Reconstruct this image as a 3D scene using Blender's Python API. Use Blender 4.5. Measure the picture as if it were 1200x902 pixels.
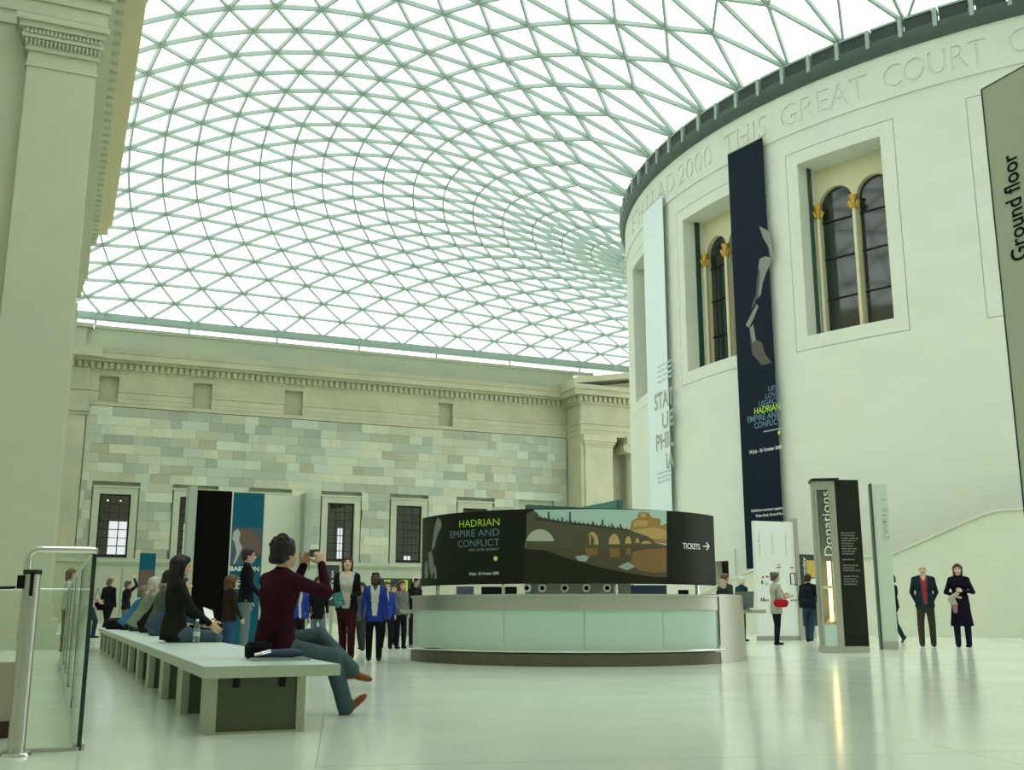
import bpy, bmesh, math, random
import numpy as np
from mathutils import Vector, Matrix
from mathutils.geometry import tessellate_polygon

random.seed(7)
rng = np.random.RandomState(11)
PI = math.pi
for o in list(bpy.data.objects):
    bpy.data.objects.remove(o, do_unlink=True)
scene = bpy.context.scene
COL = scene.collection

# ------------------------------------------------------------------ camera, sky, exposure
F_PX, YAW, PITCH, CAM_H = 1233.0, math.radians(23.1), math.radians(12.12), 0.777
cam_d = bpy.data.cameras.new('camera')
cam_d.sensor_width = 36.0
cam_d.lens = F_PX / 1200.0 * 36.0
cam_d.clip_start = 0.05
cam_d.clip_end = 500
cam = bpy.data.objects.new('camera', cam_d)
COL.objects.link(cam)
cam.location = (0, 0, CAM_H)
cam.rotation_euler = (PI / 2 + PITCH, 0, -YAW)
scene.camera = cam

world = bpy.data.worlds.new('overcast_sky')
scene.world = world
world.use_nodes = True
bg = world.node_tree.nodes['Background']
bg.inputs[0].default_value = (0.985, 1.0, 0.99, 1)
bg.inputs[1].default_value = 2.35
scene.view_settings.view_transform = 'Standard'
scene.view_settings.look = 'None'
scene.view_settings.exposure = 0.0
scene.view_settings.gamma = 1.0
scene.view_settings.use_curve_mapping = False

# ------------------------------------------------------------------ pixel -> place helpers
FW = np.array([math.sin(YAW) * math.cos(PITCH), math.cos(YAW) * math.cos(PITCH), math.sin(PITCH)])
RT = np.array([math.cos(YAW), -math.sin(YAW), 0.0])
UP = np.cross(RT, FW)
CAMP = np.array([0, 0, CAM_H])
def ray(x, y): return FW + RT * (x - 600) / F_PX - UP * (y - 451) / F_PX
def atZ(x, y, z=0.0):
    v = ray(x, y); return CAMP + v * (z - CAM_H) / v[2]
def atY(x, y, Y):
    v = ray(x, y); return CAMP + v * Y / v[1]
def atX(x, y, X):
    v = ray(x, y); return CAMP + v * X / v[0]
def over(x, y, P):                       # point on the pixel's ray above plan point P
    v = ray(x, y); return CAMP + v * math.hypot(P[0], P[1]) / math.hypot(v[0], v[1])
def plane_hit(x, y, P, n):
    v = ray(x, y); n = np.asarray(n, float); return CAMP + v * ((np.asarray(P) - CAMP) @ n) / (v @ n)
def cyl_hit(x, y, c, r):
    v = ray(x, y); a = v[0]**2 + v[1]**2; b = -2 * (v[0]*c[0] + v[1]*c[1]); cc = c[0]**2 + c[1]**2 - r*r
    d = max(b*b - 4*a*cc, 0.0)
    return CAMP + v * (-b - d**.5) / (2*a)
def proj(P):
    d = np.asarray(P, float) - CAMP; z = d @ FW
    return 600 + F_PX * (d @ RT) / z, 451 - F_PX * (d @ UP) / z, z
DC = (46.45, 36.81); DR = 22.2           # reading-room drum: centre and radius
WALL_Y = 73.4

# ------------------------------------------------------------------ materials
MATS = {}
def mat(name, col, rough=0.6, metal=0.0, spec=0.5, noise=0.0, nscale=3.0, bump=0.0, bscale=40.0, emit=None, estr=1.0, alpha=None, coat=0.0):
    if name in MATS: return MATS[name]
    m = bpy.data.materials.new(name); m.use_nodes = True
    nt = m.node_tree; b = nt.nodes['Principled BSDF']
    b.inputs['Base Color'].default_value = (*col, 1)
    b.inputs['Roughness'].default_value = rough
    b.inputs['Metallic'].default_value = metal
    b.inputs['Specular IOR Level'].default_value = spec
    if coat: b.inputs['Coat Weight'].default_value = coat
    if emit:
        b.inputs['Emission Color'].default_value = (*emit, 1); b.inputs['Emission Strength'].default_value = estr
    if noise or bump:
        tc = nt.nodes.new('ShaderNodeTexCoord')
    if noise:
        n = nt.nodes.new('ShaderNodeTexNoise'); n.inputs['Scale'].default_value = nscale; n.inputs['Detail'].default_value = 6
        nt.links.new(tc.outputs['Object'], n.inputs['Vector'])
        mx = nt.nodes.new('ShaderNodeMix'); mx.data_type = 'RGBA'
        mx.inputs[6].default_value = (*[max(0, c * (1 - noise)) for c in col], 1)
        mx.inputs[7].default_value = (*[min(1, c * (1 + noise)) for c in col], 1)
        nt.links.new(n.outputs['Fac'], mx.inputs[0]); nt.links.new(mx.outputs[2], b.inputs['Base Color'])
    if bump:
        n2 = nt.nodes.new('ShaderNodeTexNoise'); n2.inputs['Scale'].default_value = bscale; n2.inputs['Detail'].default_value = 4
        nt.links.new(tc.outputs['Object'], n2.inputs['Vector'])
        bp = nt.nodes.new('ShaderNodeBump'); bp.inputs['Strength'].default_value = bump; bp.inputs['Distance'].default_value = 0.02
        nt.links.new(n2.outputs['Fac'], bp.inputs['Height']); nt.links.new(bp.outputs[0], b.inputs['Normal'])
    MATS[name] = m
    return m
def glass_mat(name, tint, gloss=0.06, rough=0.02, gtint=(1, 1, 1), fres=0.8):
    if name in MATS: return MATS[name]
    m = bpy.data.materials.new(name); m.use_nodes = True
    nt = m.node_tree; nt.nodes.clear()
    out = nt.nodes.new('ShaderNodeOutputMaterial'); tr = nt.nodes.new('ShaderNodeBsdfTransparent'); gl = nt.nodes.new('ShaderNodeBsdfGlossy')
    mx = nt.nodes.new('ShaderNodeMixShader'); fr = nt.nodes.new('ShaderNodeFresnel'); fr.inputs[0].default_value = 1.45
    mu = nt.nodes.new('ShaderNodeMath'); mu.operation = 'MULTIPLY_ADD'; mu.inputs[1].default_value = fres; mu.inputs[2].default_value = gloss
    tr.inputs[0].default_value = (*tint, 1); gl.inputs['Roughness'].default_value = rough; gl.inputs['Color'].default_value = (*gtint, 1)
    nt.links.new(fr.outputs[0], mu.inputs[0]); nt.links.new(mu.outputs[0], mx.inputs[0])
    nt.links.new(tr.outputs[0], mx.inputs[1]); nt.links.new(gl.outputs[0], mx.inputs[2]); nt.links.new(mx.outputs[0], out.inputs[0])
    MATS[name] = m
    return m

# ------------------------------------------------------------------ mesh helpers
class MB:
    """collects geometry for one mesh"""
    def __init__(s): s.v = []; s.f = []; s.m = []
    def add(s, verts, faces, mi=0):
        b = len(s.v); s.v.extend([tuple(map(float, p)) for p in verts]); s.f.extend([tuple(b + i for i in f) for f in faces]); s.m.extend([mi] * len(faces)); return s
    def box(s, a, b, mi=0):
        x0, y0, z0 = a; x1, y1, z1 = b
        return s.add([(x0,y0,z0),(x1,y0,z0),(x1,y1,z0),(x0,y1,z0),(x0,y0,z1),(x1,y0,z1),(x1,y1,z1),(x0,y1,z1)],
                     [(0,3,2,1),(4,5,6,7),(0,1,5,4),(1,2,6,5),(2,3,7,6),(3,0,4,7)], mi)
    def hexa(s, P, mi=0):               # 8 points: bottom 4, top 4
        return s.add(P, [(0,3,2,1),(4,5,6,7),(0,1,5,4),(1,2,6,5),(2,3,7,6),(3,0,4,7)], mi)
    def bar(s, p, q, w, d, up=(0,0,1), mi=0):    # box from p to q, w wide, d deep along up
        p = np.asarray(p, float); q = np.asarray(q, float); t = q - p; L = np.linalg.norm(t)
        if L < 1e-9: return s
        t /= L; up = np.asarray(up, float); sd = np.cross(t, up); n = np.linalg.norm(sd)
        if n < 1e-6: up = np.array([1.0, 0, 0]); sd = np.cross(t, up); n = np.linalg.norm(sd)
        sd /= n; u = np.cross(sd, t); a = sd * w / 2; b = u * d / 2
        return s.hexa([p-a-b, p+a-b, q+a-b, q-a-b, p-a+b, p+a+b, q+a+b, q-a+b], mi)
    def tube(s, path, r, n=10, mi=0, cap=True, closed=False):
        path = [np.asarray(p, float) for p in path]; rs = r if hasattr(r, '__len__') else [r] * len(path)
        rings = []; prev = None
        for i, p in enumerate(path):
            if closed: t = path[(i+1) % len(path)] - path[i-1]
            else: t = path[min(i+1, len(path)-1)] - path[max(i-1, 0)]
            t = t / (np.linalg.norm(t) + 1e-12)
            if prev is None:
                a = np.array([0, 0, 1.0]) if abs(t[2]) < .9 else np.array([1.0, 0, 0])
                x = np.cross(t, a)
            else: x = prev - t * (prev @ t)
            x /= np.linalg.norm(x) + 1e-12; prev = x; y = np.cross(t, x)
            rings.append([p + (x * math.cos(2*PI*k/n) + y * math.sin(2*PI*k/n)) * rs[i] for k in range(n)])
        V = [q for R_ in rings for q in R_]; Fc = []
        m = len(rings)
        for i in range(m if closed else m - 1):
            j = (i + 1) % m
            for k in range(n): Fc.append((i*n+k, i*n+(k+1) % n, j*n+(k+1) % n, j*n+k))
        if cap and not closed: Fc += [tuple(range(n))[::-1], tuple((m-1)*n + k for k in range(n))]
        return s.add(V, Fc, mi)
    def lathe(s, prof, c=(0,0,0), n=24, mi=0, a0=0.0, a1=2*PI):
        full = abs(a1 - a0 - 2*PI) < 1e-6; m = n if full else n + 1
        V = []
        for k in range(m):
            a = a0 + (a1 - a0) * k / n
            for r, z in prof: V.append((c[0] + r*math.cos(a), c[1] + r*math.sin(a), c[2] + z))
        L = len(prof); Fc = []
        for k in range(n):
            k2 = (k + 1) % m
            for i in range(L - 1): Fc.append((k*L+i, k2*L+i, k2*L+i+1, k*L+i+1))
        return s.add(V, Fc, mi)
    def prism(s, poly, f0, f1, mi=0):   # poly of 2D points, f0/f1 map 2D -> 3D for the two ends
        n = len(poly); V = [f0(*p) for p in poly] + [f1(*p) for p in poly]
        Fc = [tuple(range(n))[::-1], tuple(range(n, 2*n))] + [(i, (i+1) % n, n+(i+1) % n, n+i) for i in range(n)]
        return s.add(V, Fc, mi)
    def holed(s, outer, holes, f0, f1, mi=0):    # plate with holes
        loops = [outer] + holes; flat = [p for L in loops for p in L]
        T = tessellate_polygon([[Vector((p[0], p[1], 0)) for p in L] for L in loops])
        n = len(flat); V = [f0(*p) for p in flat] + [f1(*p) for p in flat]
        Fc = [tuple(t) for t in T] + [tuple(n + i for i in t)[::-1] for t in T]
        b = 0
        for L in loops:
            k = len(L); Fc += [(b+i, b+(i+1) % k, n+b+(i+1) % k, n+b+i) for i in range(k)]; b += k
        return s.add(V, Fc, mi)
    def mesh(s, name, mats, smooth=False, fix=True):
        me = bpy.data.meshes.new(name); me.from_pydata(s.v, [], s.f)
        for m in (mats if isinstance(mats, (list, tuple)) else [mats]): me.materials.append(m)
        if any(s.m): me.polygons.foreach_set('material_index', s.m)
        if fix:
            bm = bmesh.new(); bm.from_mesh(me); bmesh.ops.recalc_face_normals(bm, faces=bm.faces[:]); bm.to_mesh(me); bm.free()
        if smooth:
            me.polygons.foreach_set('use_smooth', [True] * len(me.polygons))
            if smooth != 'all': me.set_sharp_from_angle(angle=math.radians(40))
        return me
    def build(s, name, mats, parent=None, smooth=False, loc=None, fix=True):
        o = bpy.data.objects.new(name, s.mesh(name, mats, smooth, fix)); COL.objects.link(o)
        if parent: o.parent = parent
        if loc is not None: o.location = loc
        return o
def inst(name, me, parent=None, loc=None, rotz=None):
    o = bpy.data.objects.new(name, me); COL.objects.link(o)
    if parent: o.parent = parent
    if loc is not None: o.location = loc
    if rotz is not None: o.rotation_euler = (0, 0, rotz)
    return o
def tag(o, label, cat, group=None):
    o['label'] = label; o['category'] = cat
    if group: o['group'] = group
    return o
def struct(o, label=None):
    o['kind'] = 'structure'
    if label: o['label'] = label
    return o
def stuff(o): o['kind'] = 'stuff'; return o
def empty(name, loc=(0,0,0), rz=0.0):
    o = bpy.data.objects.new(name, None); COL.objects.link(o); o.location = loc; o.rotation_euler = (0, 0, rz); o.empty_display_size = 0.1
    return o
def shift(mb, loc):
    mb.v = [(x - loc[0], y - loc[1], z - loc[2]) for x, y, z in mb.v]; return mb
def text_geo(body, size=1.0, bold=0.0, align='LEFT', spacing=1.0):
    """vertices and faces of a line of lettering, flat in x (along) and y (up)"""
    cu = bpy.data.curves.new('t', 'FONT'); cu.body = body; cu.size = size; cu.offset = bold; cu.align_x = align; cu.space_character = spacing; cu.resolution_u = 3
    ob = bpy.data.objects.new('t', cu); COL.objects.link(ob)
    bpy.context.view_layer.update()
    ev = ob.evaluated_get(bpy.context.evaluated_depsgraph_get()); me = bpy.data.meshes.new_from_object(ev)
    V = np.array([v.co[:2] for v in me.vertices]).reshape(-1, 2); Fc = [tuple(p.vertices) for p in me.polygons]
    bpy.data.objects.remove(ob); bpy.data.meshes.remove(me); bpy.data.curves.remove(cu)
    return V, Fc
def words_of(V, Fc, gap):
    """split a line of lettering into its words"""
    par = list(range(len(V)))
    def fd(i):
        while par[i] != i: par[i] = par[par[i]]; i = par[i]
        return i
    for f in Fc:
        for i in f[1:]: par[fd(i)] = fd(f[0])
    comp = {}
    for i in range(len(V)): comp.setdefault(fd(i), []).append(i)
    sp = sorted((min(V[q][0] for q in c), max(V[q][0] for q in c), k) for k, c in comp.items())
    lab = {}; w = 0; end = None
    for a, b, k in sp:
        if end is not None and a - end > gap: w += 1
        lab[k] = w; end = b if end is None else max(end, b)
    out = []
    for q in range(w + 1):
        ids = [i for i in range(len(V)) if lab[fd(i)] == q]; mp = {g: n for n, g in enumerate(ids)}
        out.append((np.array([V[i] for i in ids]), [tuple(mp[i] for i in f) for f in Fc if lab[fd(f[0])] == q]))
    return out
def build_words(V, Fc, fmap, name, m, parent, gap):
    for V2, F2 in words_of(V, Fc, gap):
        mb = MB(); mb.add([fmap(x_, y_) for x_, y_ in V2], F2); mb.build(name, m, parent)
def text_fit(body, x0, x1, y0, h, bold=0.0):
    """lettering stretched to run from x0 to x1 with cap height h above y0"""
    V, Fc = text_geo(body, 1.0, bold)
    if len(V) == 0: return V, Fc
    mn, mx = V.min(0), V.max(0)
    V = V.copy(); V[:, 0] = x0 + (V[:, 0] - mn[0]) / (mx[0] - mn[0]) * (x1 - x0); V[:, 1] = y0 + V[:, 1] / 0.729 * h
    return V, Fc

# ------------------------------------------------------------------ common materials
def stone_mat(name, col, var=0.12, scale=0.6, island=0.0, objvar=0.0, rough=0.75):
    """limestone: slow tone change, fine mottling, optional tone per block"""
    m = bpy.data.materials.new(name); m.use_nodes = True; nt = m.node_tree; b = nt.nodes['Principled BSDF']
    b.inputs['Roughness'].default_value = rough; b.inputs['Specular IOR Level'].default_value = 0.25
    geo = nt.nodes.new('ShaderNodeNewGeometry')
    n1 = nt.nodes.new('ShaderNodeTexNoise'); n1.inputs['Scale'].default_value = scale; n1.inputs['Detail'].default_value = 5; n1.inputs['Roughness'].default_value = .6
    n2 = nt.nodes.new('ShaderNodeTexNoise'); n2.inputs['Scale'].default_value = scale * 14; n2.inputs['Detail'].default_value = 4
    for n in (n1, n2): nt.links.new(geo.outputs['Position'], n.inputs['Vector'])
    def math_(op, a, bb):
        k = nt.nodes.new('ShaderNodeMath'); k.operation = op
        for i, q in enumerate((a, bb)):
            if isinstance(q, (int, float)): k.inputs[i].default_value = q
            else: nt.links.new(q, k.inputs[i])
        return k.outputs[0]
    val = math_('ADD', math_('MULTIPLY', math_('SUBTRACT', n1.outputs['Fac'], .5), 2*var), math_('MULTIPLY', math_('SUBTRACT', n2.outputs['Fac'], .5), var*.7))
    hue = n1.outputs['Fac']
    if island: 
        r = geo.outputs['Random Per Island']; val = math_('ADD', val, math_('MULTIPLY', math_('SUBTRACT', r, .5), 2*island)); hue = r
    if objvar:
        oi = nt.nodes.new('ShaderNodeObjectInfo'); r = oi.outputs['Random']; val = math_('ADD', val, math_('MULTIPLY', math_('SUBTRACT', r, .5), 2*objvar)); hue = r
    val = math_('ADD', val, 1.0)
    h2 = math_('FRACT', math_('MULTIPLY', hue, 7.31), 0)
    mx = nt.nodes.new('ShaderNodeMix'); mx.data_type = 'RGBA'
    mx.inputs[6].default_value = (col[0]*.93, col[1]*1.0, col[2]*1.03, 1); mx.inputs[7].default_value = (col[0]*1.05, col[1]*1.0, col[2]*.90, 1)
    nt.links.new(h2 if (island or objvar) else hue, mx.inputs[0])
    sc = nt.nodes.new('ShaderNodeVectorMath'); sc.operation = 'SCALE'
    nt.links.new(mx.outputs[2], sc.inputs[0]); nt.links.new(val, sc.inputs['Scale']); nt.links.new(sc.outputs[0], b.inputs['Base Color'])
    bp = nt.nodes.new('ShaderNodeBump'); bp.inputs['Strength'].default_value = .25; bp.inputs['Distance'].default_value = .02
    nt.links.new(n2.outputs['Fac'], bp.inputs['Height']); nt.links.new(bp.outputs[0], b.inputs['Normal'])
    MATS[name] = m; return m
def coursed(m, R_, bw=1.5, bh=.62, dark=.93):
    nt = m.node_tree; b = nt.nodes['Principled BSDF']; src = b.inputs['Base Color'].links[0].from_socket
    geo = nt.nodes.new('ShaderNodeNewGeometry'); sx = nt.nodes.new('ShaderNodeSeparateXYZ'); nt.links.new(geo.outputs['Position'], sx.inputs[0])
    def mth(op, a, c):
        k = nt.nodes.new('ShaderNodeMath'); k.operation = op
        for i, q in enumerate((a, c)):
            if isinstance(q, (int, float)): k.inputs[i].default_value = q
            else: nt.links.new(q, k.inputs[i])
        return k.outputs[0]
    an = mth('MULTIPLY', mth('ARCTAN2', mth('SUBTRACT', sx.outputs[1], DC[1]), mth('SUBTRACT', DC[0], sx.outputs[0])), R_)
    cb = nt.nodes.new('ShaderNodeCombineXYZ'); nt.links.new(an, cb.inputs[0]); nt.links.new(sx.outputs[2], cb.inputs[1])
    br = nt.nodes.new('ShaderNodeTexBrick'); br.inputs['Scale'].default_value = 1.0; br.inputs['Brick Width'].default_value = bw; br.inputs['Row Height'].default_value = bh; br.inputs['Mortar Size'].default_value = .006; br.inputs['Mortar Smooth'].default_value = .2
    br.inputs['Color1'].default_value = (1, 1, 1, 1); br.inputs['Color2'].default_value = (.965, .97, .955, 1); br.inputs['Mortar'].default_value = (dark, dark, dark, 1)
    nt.links.new(cb.outputs[0], br.inputs['Vector'])
    mx = nt.nodes.new('ShaderNodeMix'); mx.data_type = 'RGBA'; mx.blend_type = 'MULTIPLY'; mx.inputs[0].default_value = 1.0
    nt.links.new(src, mx.inputs[6]); nt.links.new(br.outputs['Color'], mx.inputs[7]); nt.links.new(mx.outputs[2], b.inputs['Base Color']); return m
M_OLD = stone_mat('old limestone', (.42, .45, .345), .16, .35)
M_CORN = stone_mat('weathered cornice limestone', (.44, .435, .315), .26, .5)
M_BLOCK = stone_mat('limestone blocks', (.415, .445, .35), .16, .45, objvar=.25)
M_BLOCKI = stone_mat('limestone blocks joined', (.415, .445, .35), .16, .45, island=.25)
M_PORT = stone_mat('portico limestone', (.51, .525, .415), .10, .25)
M_DRUM = stone_mat('pale drum limestone', (.715, .735, .675), .035, .25)
coursed(M_DRUM, DR)
M_STEEL = mat('pale green grey steel', (.34, .45, .40), .45)
M_STEELD = mat('dark roof steel', (.075, .105, .095), .5)
M_ROOFGLASS = glass_mat('roof glass', (.97, 1.0, .97), .0, fres=.15)
M_PANE = glass_mat('window glass', (.80, .80, .76), .03)
M_GREENGLASS = glass_mat('clear green glass', (.955, .985, .968), .01, fres=.6)
M_BRUSH = mat('brushed stainless steel', (.50, .50, .45), .38, .85, noise=.08, nscale=30)
M_CHROME = mat('polished steel', (.72, .73, .72), .16, 1.0)
M_BLACK = mat('black', (.008, .008, .008), .5, spec=.15)
M_DARKMETAL = mat('dark bronze metal', (.015, .015, .018), .45, spec=.3)
M_WHITE = mat('white panel', (.80, .84, .80), .5)

# ------------------------------------------------------------------ floor
def floor_material():
    m = bpy.data.materials.new('polished limestone floor'); m.use_nodes = True; nt = m.node_tree; b = nt.nodes['Principled BSDF']
    geo = nt.nodes.new('ShaderNodeNewGeometry')
    n1 = nt.nodes.new('ShaderNodeTexNoise'); n1.inputs['Scale'].default_value = .35; n1.inputs['Detail'].default_value = 6
    n2 = nt.nodes.new('ShaderNodeTexNoise'); n2.inputs['Scale'].default_value = 9; n2.inputs['Detail'].default_value = 4
    for n in (n1, n2): nt.links.new(geo.outputs['Position'], n.inputs['Vector'])
    ad = nt.nodes.new('ShaderNodeMath'); ad.operation = 'MULTIPLY_ADD'; ad.inputs[1].default_value = .25
    nt.links.new(n2.outputs['Fac'], ad.inputs[0]); nt.links.new(n1.outputs['Fac'], ad.inputs[2])
    cr = nt.nodes.new('ShaderNodeValToRGB'); cr.color_ramp.elements[0].position = .35; cr.color_ramp.elements[1].position = .9
    cr.color_ramp.elements[0].color = (.66, .73, .60, 1); cr.color_ramp.elements[1].color = (.735, .81, .675, 1)
    nt.links.new(ad.outputs[0], cr.inputs[0]); nt.links.new(cr.outputs[0], b.inputs['Base Color'])
    b.inputs['Roughness'].default_value = .17; b.inputs['Specular IOR Level'].default_value = .6
    n3 = nt.nodes.new('ShaderNodeTexNoise'); n3.inputs['Scale'].default_value = 1.1; n3.inputs['Detail'].default_value = 2
    nt.links.new(geo.outputs['Position'], n3.inputs['Vector'])
    mr = nt.nodes.new('ShaderNodeMapRange'); mr.inputs[3].default_value = .11; mr.inputs[4].default_value = .17
    nt.links.new(n3.outputs['Fac'], mr.inputs[0]); nt.links.new(mr.outputs[0], b.inputs['Roughness'])
    return m
M_FLOOR = floor_material()
M_JOINT = mat('floor joint mortar', (.48, .54, .43), .6)
floor = MB().box((-20, -4, -.30), (72, 78, -.012)).build('floor', M_JOINT)
struct(floor, 'pale polished limestone floor of the court in large slabs')
SL = 3.6; rot = math.radians(-14)
def slab_mesh(sx, sy): return MB().box((-sx/2, -sy/2, -.012), (sx/2, sy/2, 0)).mesh('slab', M_FLOOR)
me_slab = slab_mesh(SL - .008, SL - .008)
cr_, sr_ = math.cos(rot), math.sin(rot)
far = MB(); cells = []
for i in range(-32, 40):
    for j in range(-32, 40):
        x = 1.3 + (i + .5) * SL * cr_ - (j + .5) * SL * sr_; y = 5.6 + (i + .5) * SL * sr_ + (j + .5) * SL * cr_
        if -17 < x < 70 and -1 < y < 76 and math.hypot(x - DC[0], y - DC[1]) > 18: cells.append((x, y))
def vis(x, y):
    u, v, z = proj((x, y, 0)); return z > 1 and -150 < u < 1350 and v < 1100
cells.sort(key=lambda c: (not vis(*c), math.hypot(*c)))
for k, (x, y) in enumerate(cells):
    if k < 160: inst('slab', me_slab, floor, (x, y, 0), rot)
    else:
        h = (SL - .002) / 2; P = []
        for zz in (-.012, 0):
            for a, b_ in ((-h,-h),(h,-h),(h,h),(-h,h)): P.append((x + a*cr_ - b_*sr_, y + a*sr_ + b_*cr_, zz))
        far.hexa(P)
stuff(far.build('far_slabs', M_FLOOR, floor, fix=False))

# ------------------------------------------------------------------ back wall (long side of the court)
wall = MB()
W0, W1 = -4.65, 60.0
WIN_X = [2.18, 7.2, 12.2, 17.2, 22.22, 27.35, 32.4]; WIN_W = 1.93; WZ0, WZ1 = 4.15, 8.25
NICHE = [(1.57, 2.80), (7.58, 8.84), (13.83, 15.12), (25.32, 26.45)]
BK = .35                                       # backing lies this far behind the block faces
def wall_rect(x0, x1, z0, z1, y0=WALL_Y + BK, y1=WALL_Y + 1.0): wall.box((x0, y0, z0), (x1, y1, z1))
xs = [W0]
for x in WIN_X: xs += [x, x + WIN_W]
xs.append(W1)
for i in range(0, len(xs) - 1, 2): wall_rect(xs[i], xs[i+1], WZ0, WZ1)
wall_rect(W0, W1, 0, WZ0); wall_rect(W0, W1, WZ1, 14.06)
wall_back = struct(wall.build('wall_back', M_OLD), 'tall old limestone wall with windows, frieze and dentil cornice')

# blocks
CH = .62
blocks = []
def cut_rects():
    R_ = []
    for x in WIN_X: R_.append((x - .50, x + WIN_W + .50, WZ0 - .24, WZ1 + .52))
    R_.append((-1.6, .98, 0, 14.1))
    R_.append((35.95, 60, 0, 14.1))
    return R_
CUTS = cut_rects()
z = 4.10; row = 0
while z < 14.0:
    h = min(CH, 14.06 - z); x = W0 + (.55 if row % 2 else 0) + random.uniform(-.2, .2)
    while x < 36.2:
        L = random.choice([.75, 1.0, 1.25, 1.5, 1.75]) * random.uniform(.9, 1.1)
        segs = [(max(x, W0), min(x + L, 36.0))]
        for (a, b, c, d) in CUTS:
            if z + h <= c + .02 or z >= d - .02: continue
            ns = []
            for (p, q) in segs:
                if q <= a or p >= b: ns.append((p, q))
                else:
                    if p < a - .08: ns.append((p, a))
                    if q > b + .08: ns.append((b, q))
            segs = ns
        for (p, q) in segs:
            if q - p > .12: blocks.append((p, q, z, z + h))
        x += L
    z += CH; row += 1
def blk_key(b):
    u, v, d = proj(((b[0]+b[1])/2, WALL_Y, (b[2]+b[3])/2))
    hid = (u < 75 or u > 735 or (490 < u and v > 590) or (222 < u < 366 and v > 575))
    return (hid, -(b[1]-b[0]) * (b[3]-b[2]))
blocks.sort(key=blk_key)
G = .007; UNIT = {}
rest = MB()
for k, (a, b, c, d) in enumerate(blocks):
    pr_ = random.uniform(-.012, .018)
    if k < 300:
        key = (round(b - a, 1), round(d - c, 2))
        if key not in UNIT: UNIT[key] = MB().box((-.5, 0, -.5), (.5, .4, .5)).mesh('block', M_BLOCK)
        o = inst('block', UNIT[key], wall_back, ((a+b)/2, WALL_Y + pr_, (c+d)/2)); o.scale = (b - a - G, 1, d - c - G)
    else: rest.box((a + G/2, WALL_Y + pr_, c + G/2), (b - G/2, WALL_Y + .4, d - G/2))
stuff(rest.build('far_blocks', M_BLOCKI, wall_back, fix=False))
# plinth below the sill course, sill course, entablature
pl = MB(); pl.box((W0, WALL_Y - .10, 0), (36.1, WALL_Y + .4, 3.72)); pl.box((W0, WALL_Y - .32, 0), (36.1, WALL_Y + .4, .55)); pl.build('plinth', M_OLD, wall_back)
sc = MB(); sc.box((W0, WALL_Y - .30, 3.86), (36.1, WALL_Y + .4, 4.10)); sc.box((W0, WALL_Y - .20, 3.72), (36.1, WALL_Y + .4, 3.86)); sc.build('sill_course', M_OLD, wall_back)
def profile_x(mb, x0, x1, prof, mi=0):         # prof: list of (out, z), swept along X from the wall plane
    n = len(prof); V = []
    for x in (x0, x1):
        for o_, z_ in prof: V.append((x, WALL_Y - o_, z_))
    Fc = [(i, i+1, n+i+1, n+i) for i in range(n-1)] + [tuple(range(n)), tuple(range(n, 2*n))[::-1]]
    mb.add(V, Fc, mi)
ent = MB()
archi = [(-.5,14.06),(.02,14.06),(.02,14.32),(.05,14.32),(.05,14.62),(.08,14.62),(.08,14.98),(.16,15.02),(.16,15.14),(.10,15.16),(.02,15.18),(-.5,15.18)]
frz = [(-.5,15.18),(.02,15.18),(.02,16.30),(.06,16.34),(.10,16.46),(-.5,16.46)]
def split_x(prof, z0, z1):
    segs = []; p = W0
    for a, b in NICHE:
        segs.append((p, a)); p = b
    segs.append((p, 36.2)); return segs
for a, b in split_x(None, 0, 0): profile_x(ent, a, b, archi); profile_x(ent, a, b, frz)
for a, b in NICHE:
    ent.box((a, WALL_Y, 14.06), (b, WALL_Y + .5, 14.32)); ent.box((a, WALL_Y - .02, 16.08), (b, WALL_Y + .5, 16.46)); ent.box((a, WALL_Y + .42, 14.3), (b, WALL_Y + .6, 16.1))
ent.build('entablature', M_CORN, wall_back)
den = MB(); x = W0
while x < 36.1:
    den.box((x, WALL_Y - .34, 16.50), (x + .24, WALL_Y + .1, 16.92)); x += .40
stuff(den.build('dentil_course', M_CORN, wall_back, fix=False))
crn = MB(); profile_x(crn, W0, 36.0, [(-.5,16.44),(.14,16.46),(.16,16.94),(.42,16.96),(.46,17.08),(.86,17.10),(.86,17.46),(.92,17.50),(1.0,17.72),(1.02,17.80),(-.5,17.84)]); crn.build('cornice', M_CORN, wall_back)
par = MB(); par.box((W0, WALL_Y - .02, 17.8), (36.6, WALL_Y + .6, 19.2)); profile_x(par, 1.0, 38.4, [(-.6,19.2),(.04,19.2),(.10,19.26),(.12,19.46),(-.6,19.48)])
par.box((-1.6, WALL_Y - .25, 17.8), (.55, WALL_Y + .6, 19.2)); par.box((-1.7, WALL_Y - .38, 19.2), (.95, WALL_Y + .6, 19.48)); par.build('parapet', M_OLD, wall_back)
pil = MB(); pil.box((-1.55, WALL_Y - .22, .6), (.92, WALL_Y + .4, 13.35)); pil.box((-1.65, WALL_Y - .42, 0), (1.02, WALL_Y + .4, .62)); pil.box((-1.62, WALL_Y - .30, 13.35), (1.0, WALL_Y + .4, 13.55)); pil.box((-1.70, WALL_Y - .42, 13.55), (1.06, WALL_Y + .4, 14.06))
pil.box((-1.6, WALL_Y - .24, 14.06), (.98, WALL_Y, 16.46)); pil.box((-1.7, WALL_Y - .34, 15.0), (1.04, WALL_Y, 15.16)); pil.box((-1.9, WALL_Y - 1.2, 17.1), (1.6, WALL_Y, 17.8)); pil.build('corner_pier', M_CORN, wall_back)

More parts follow.
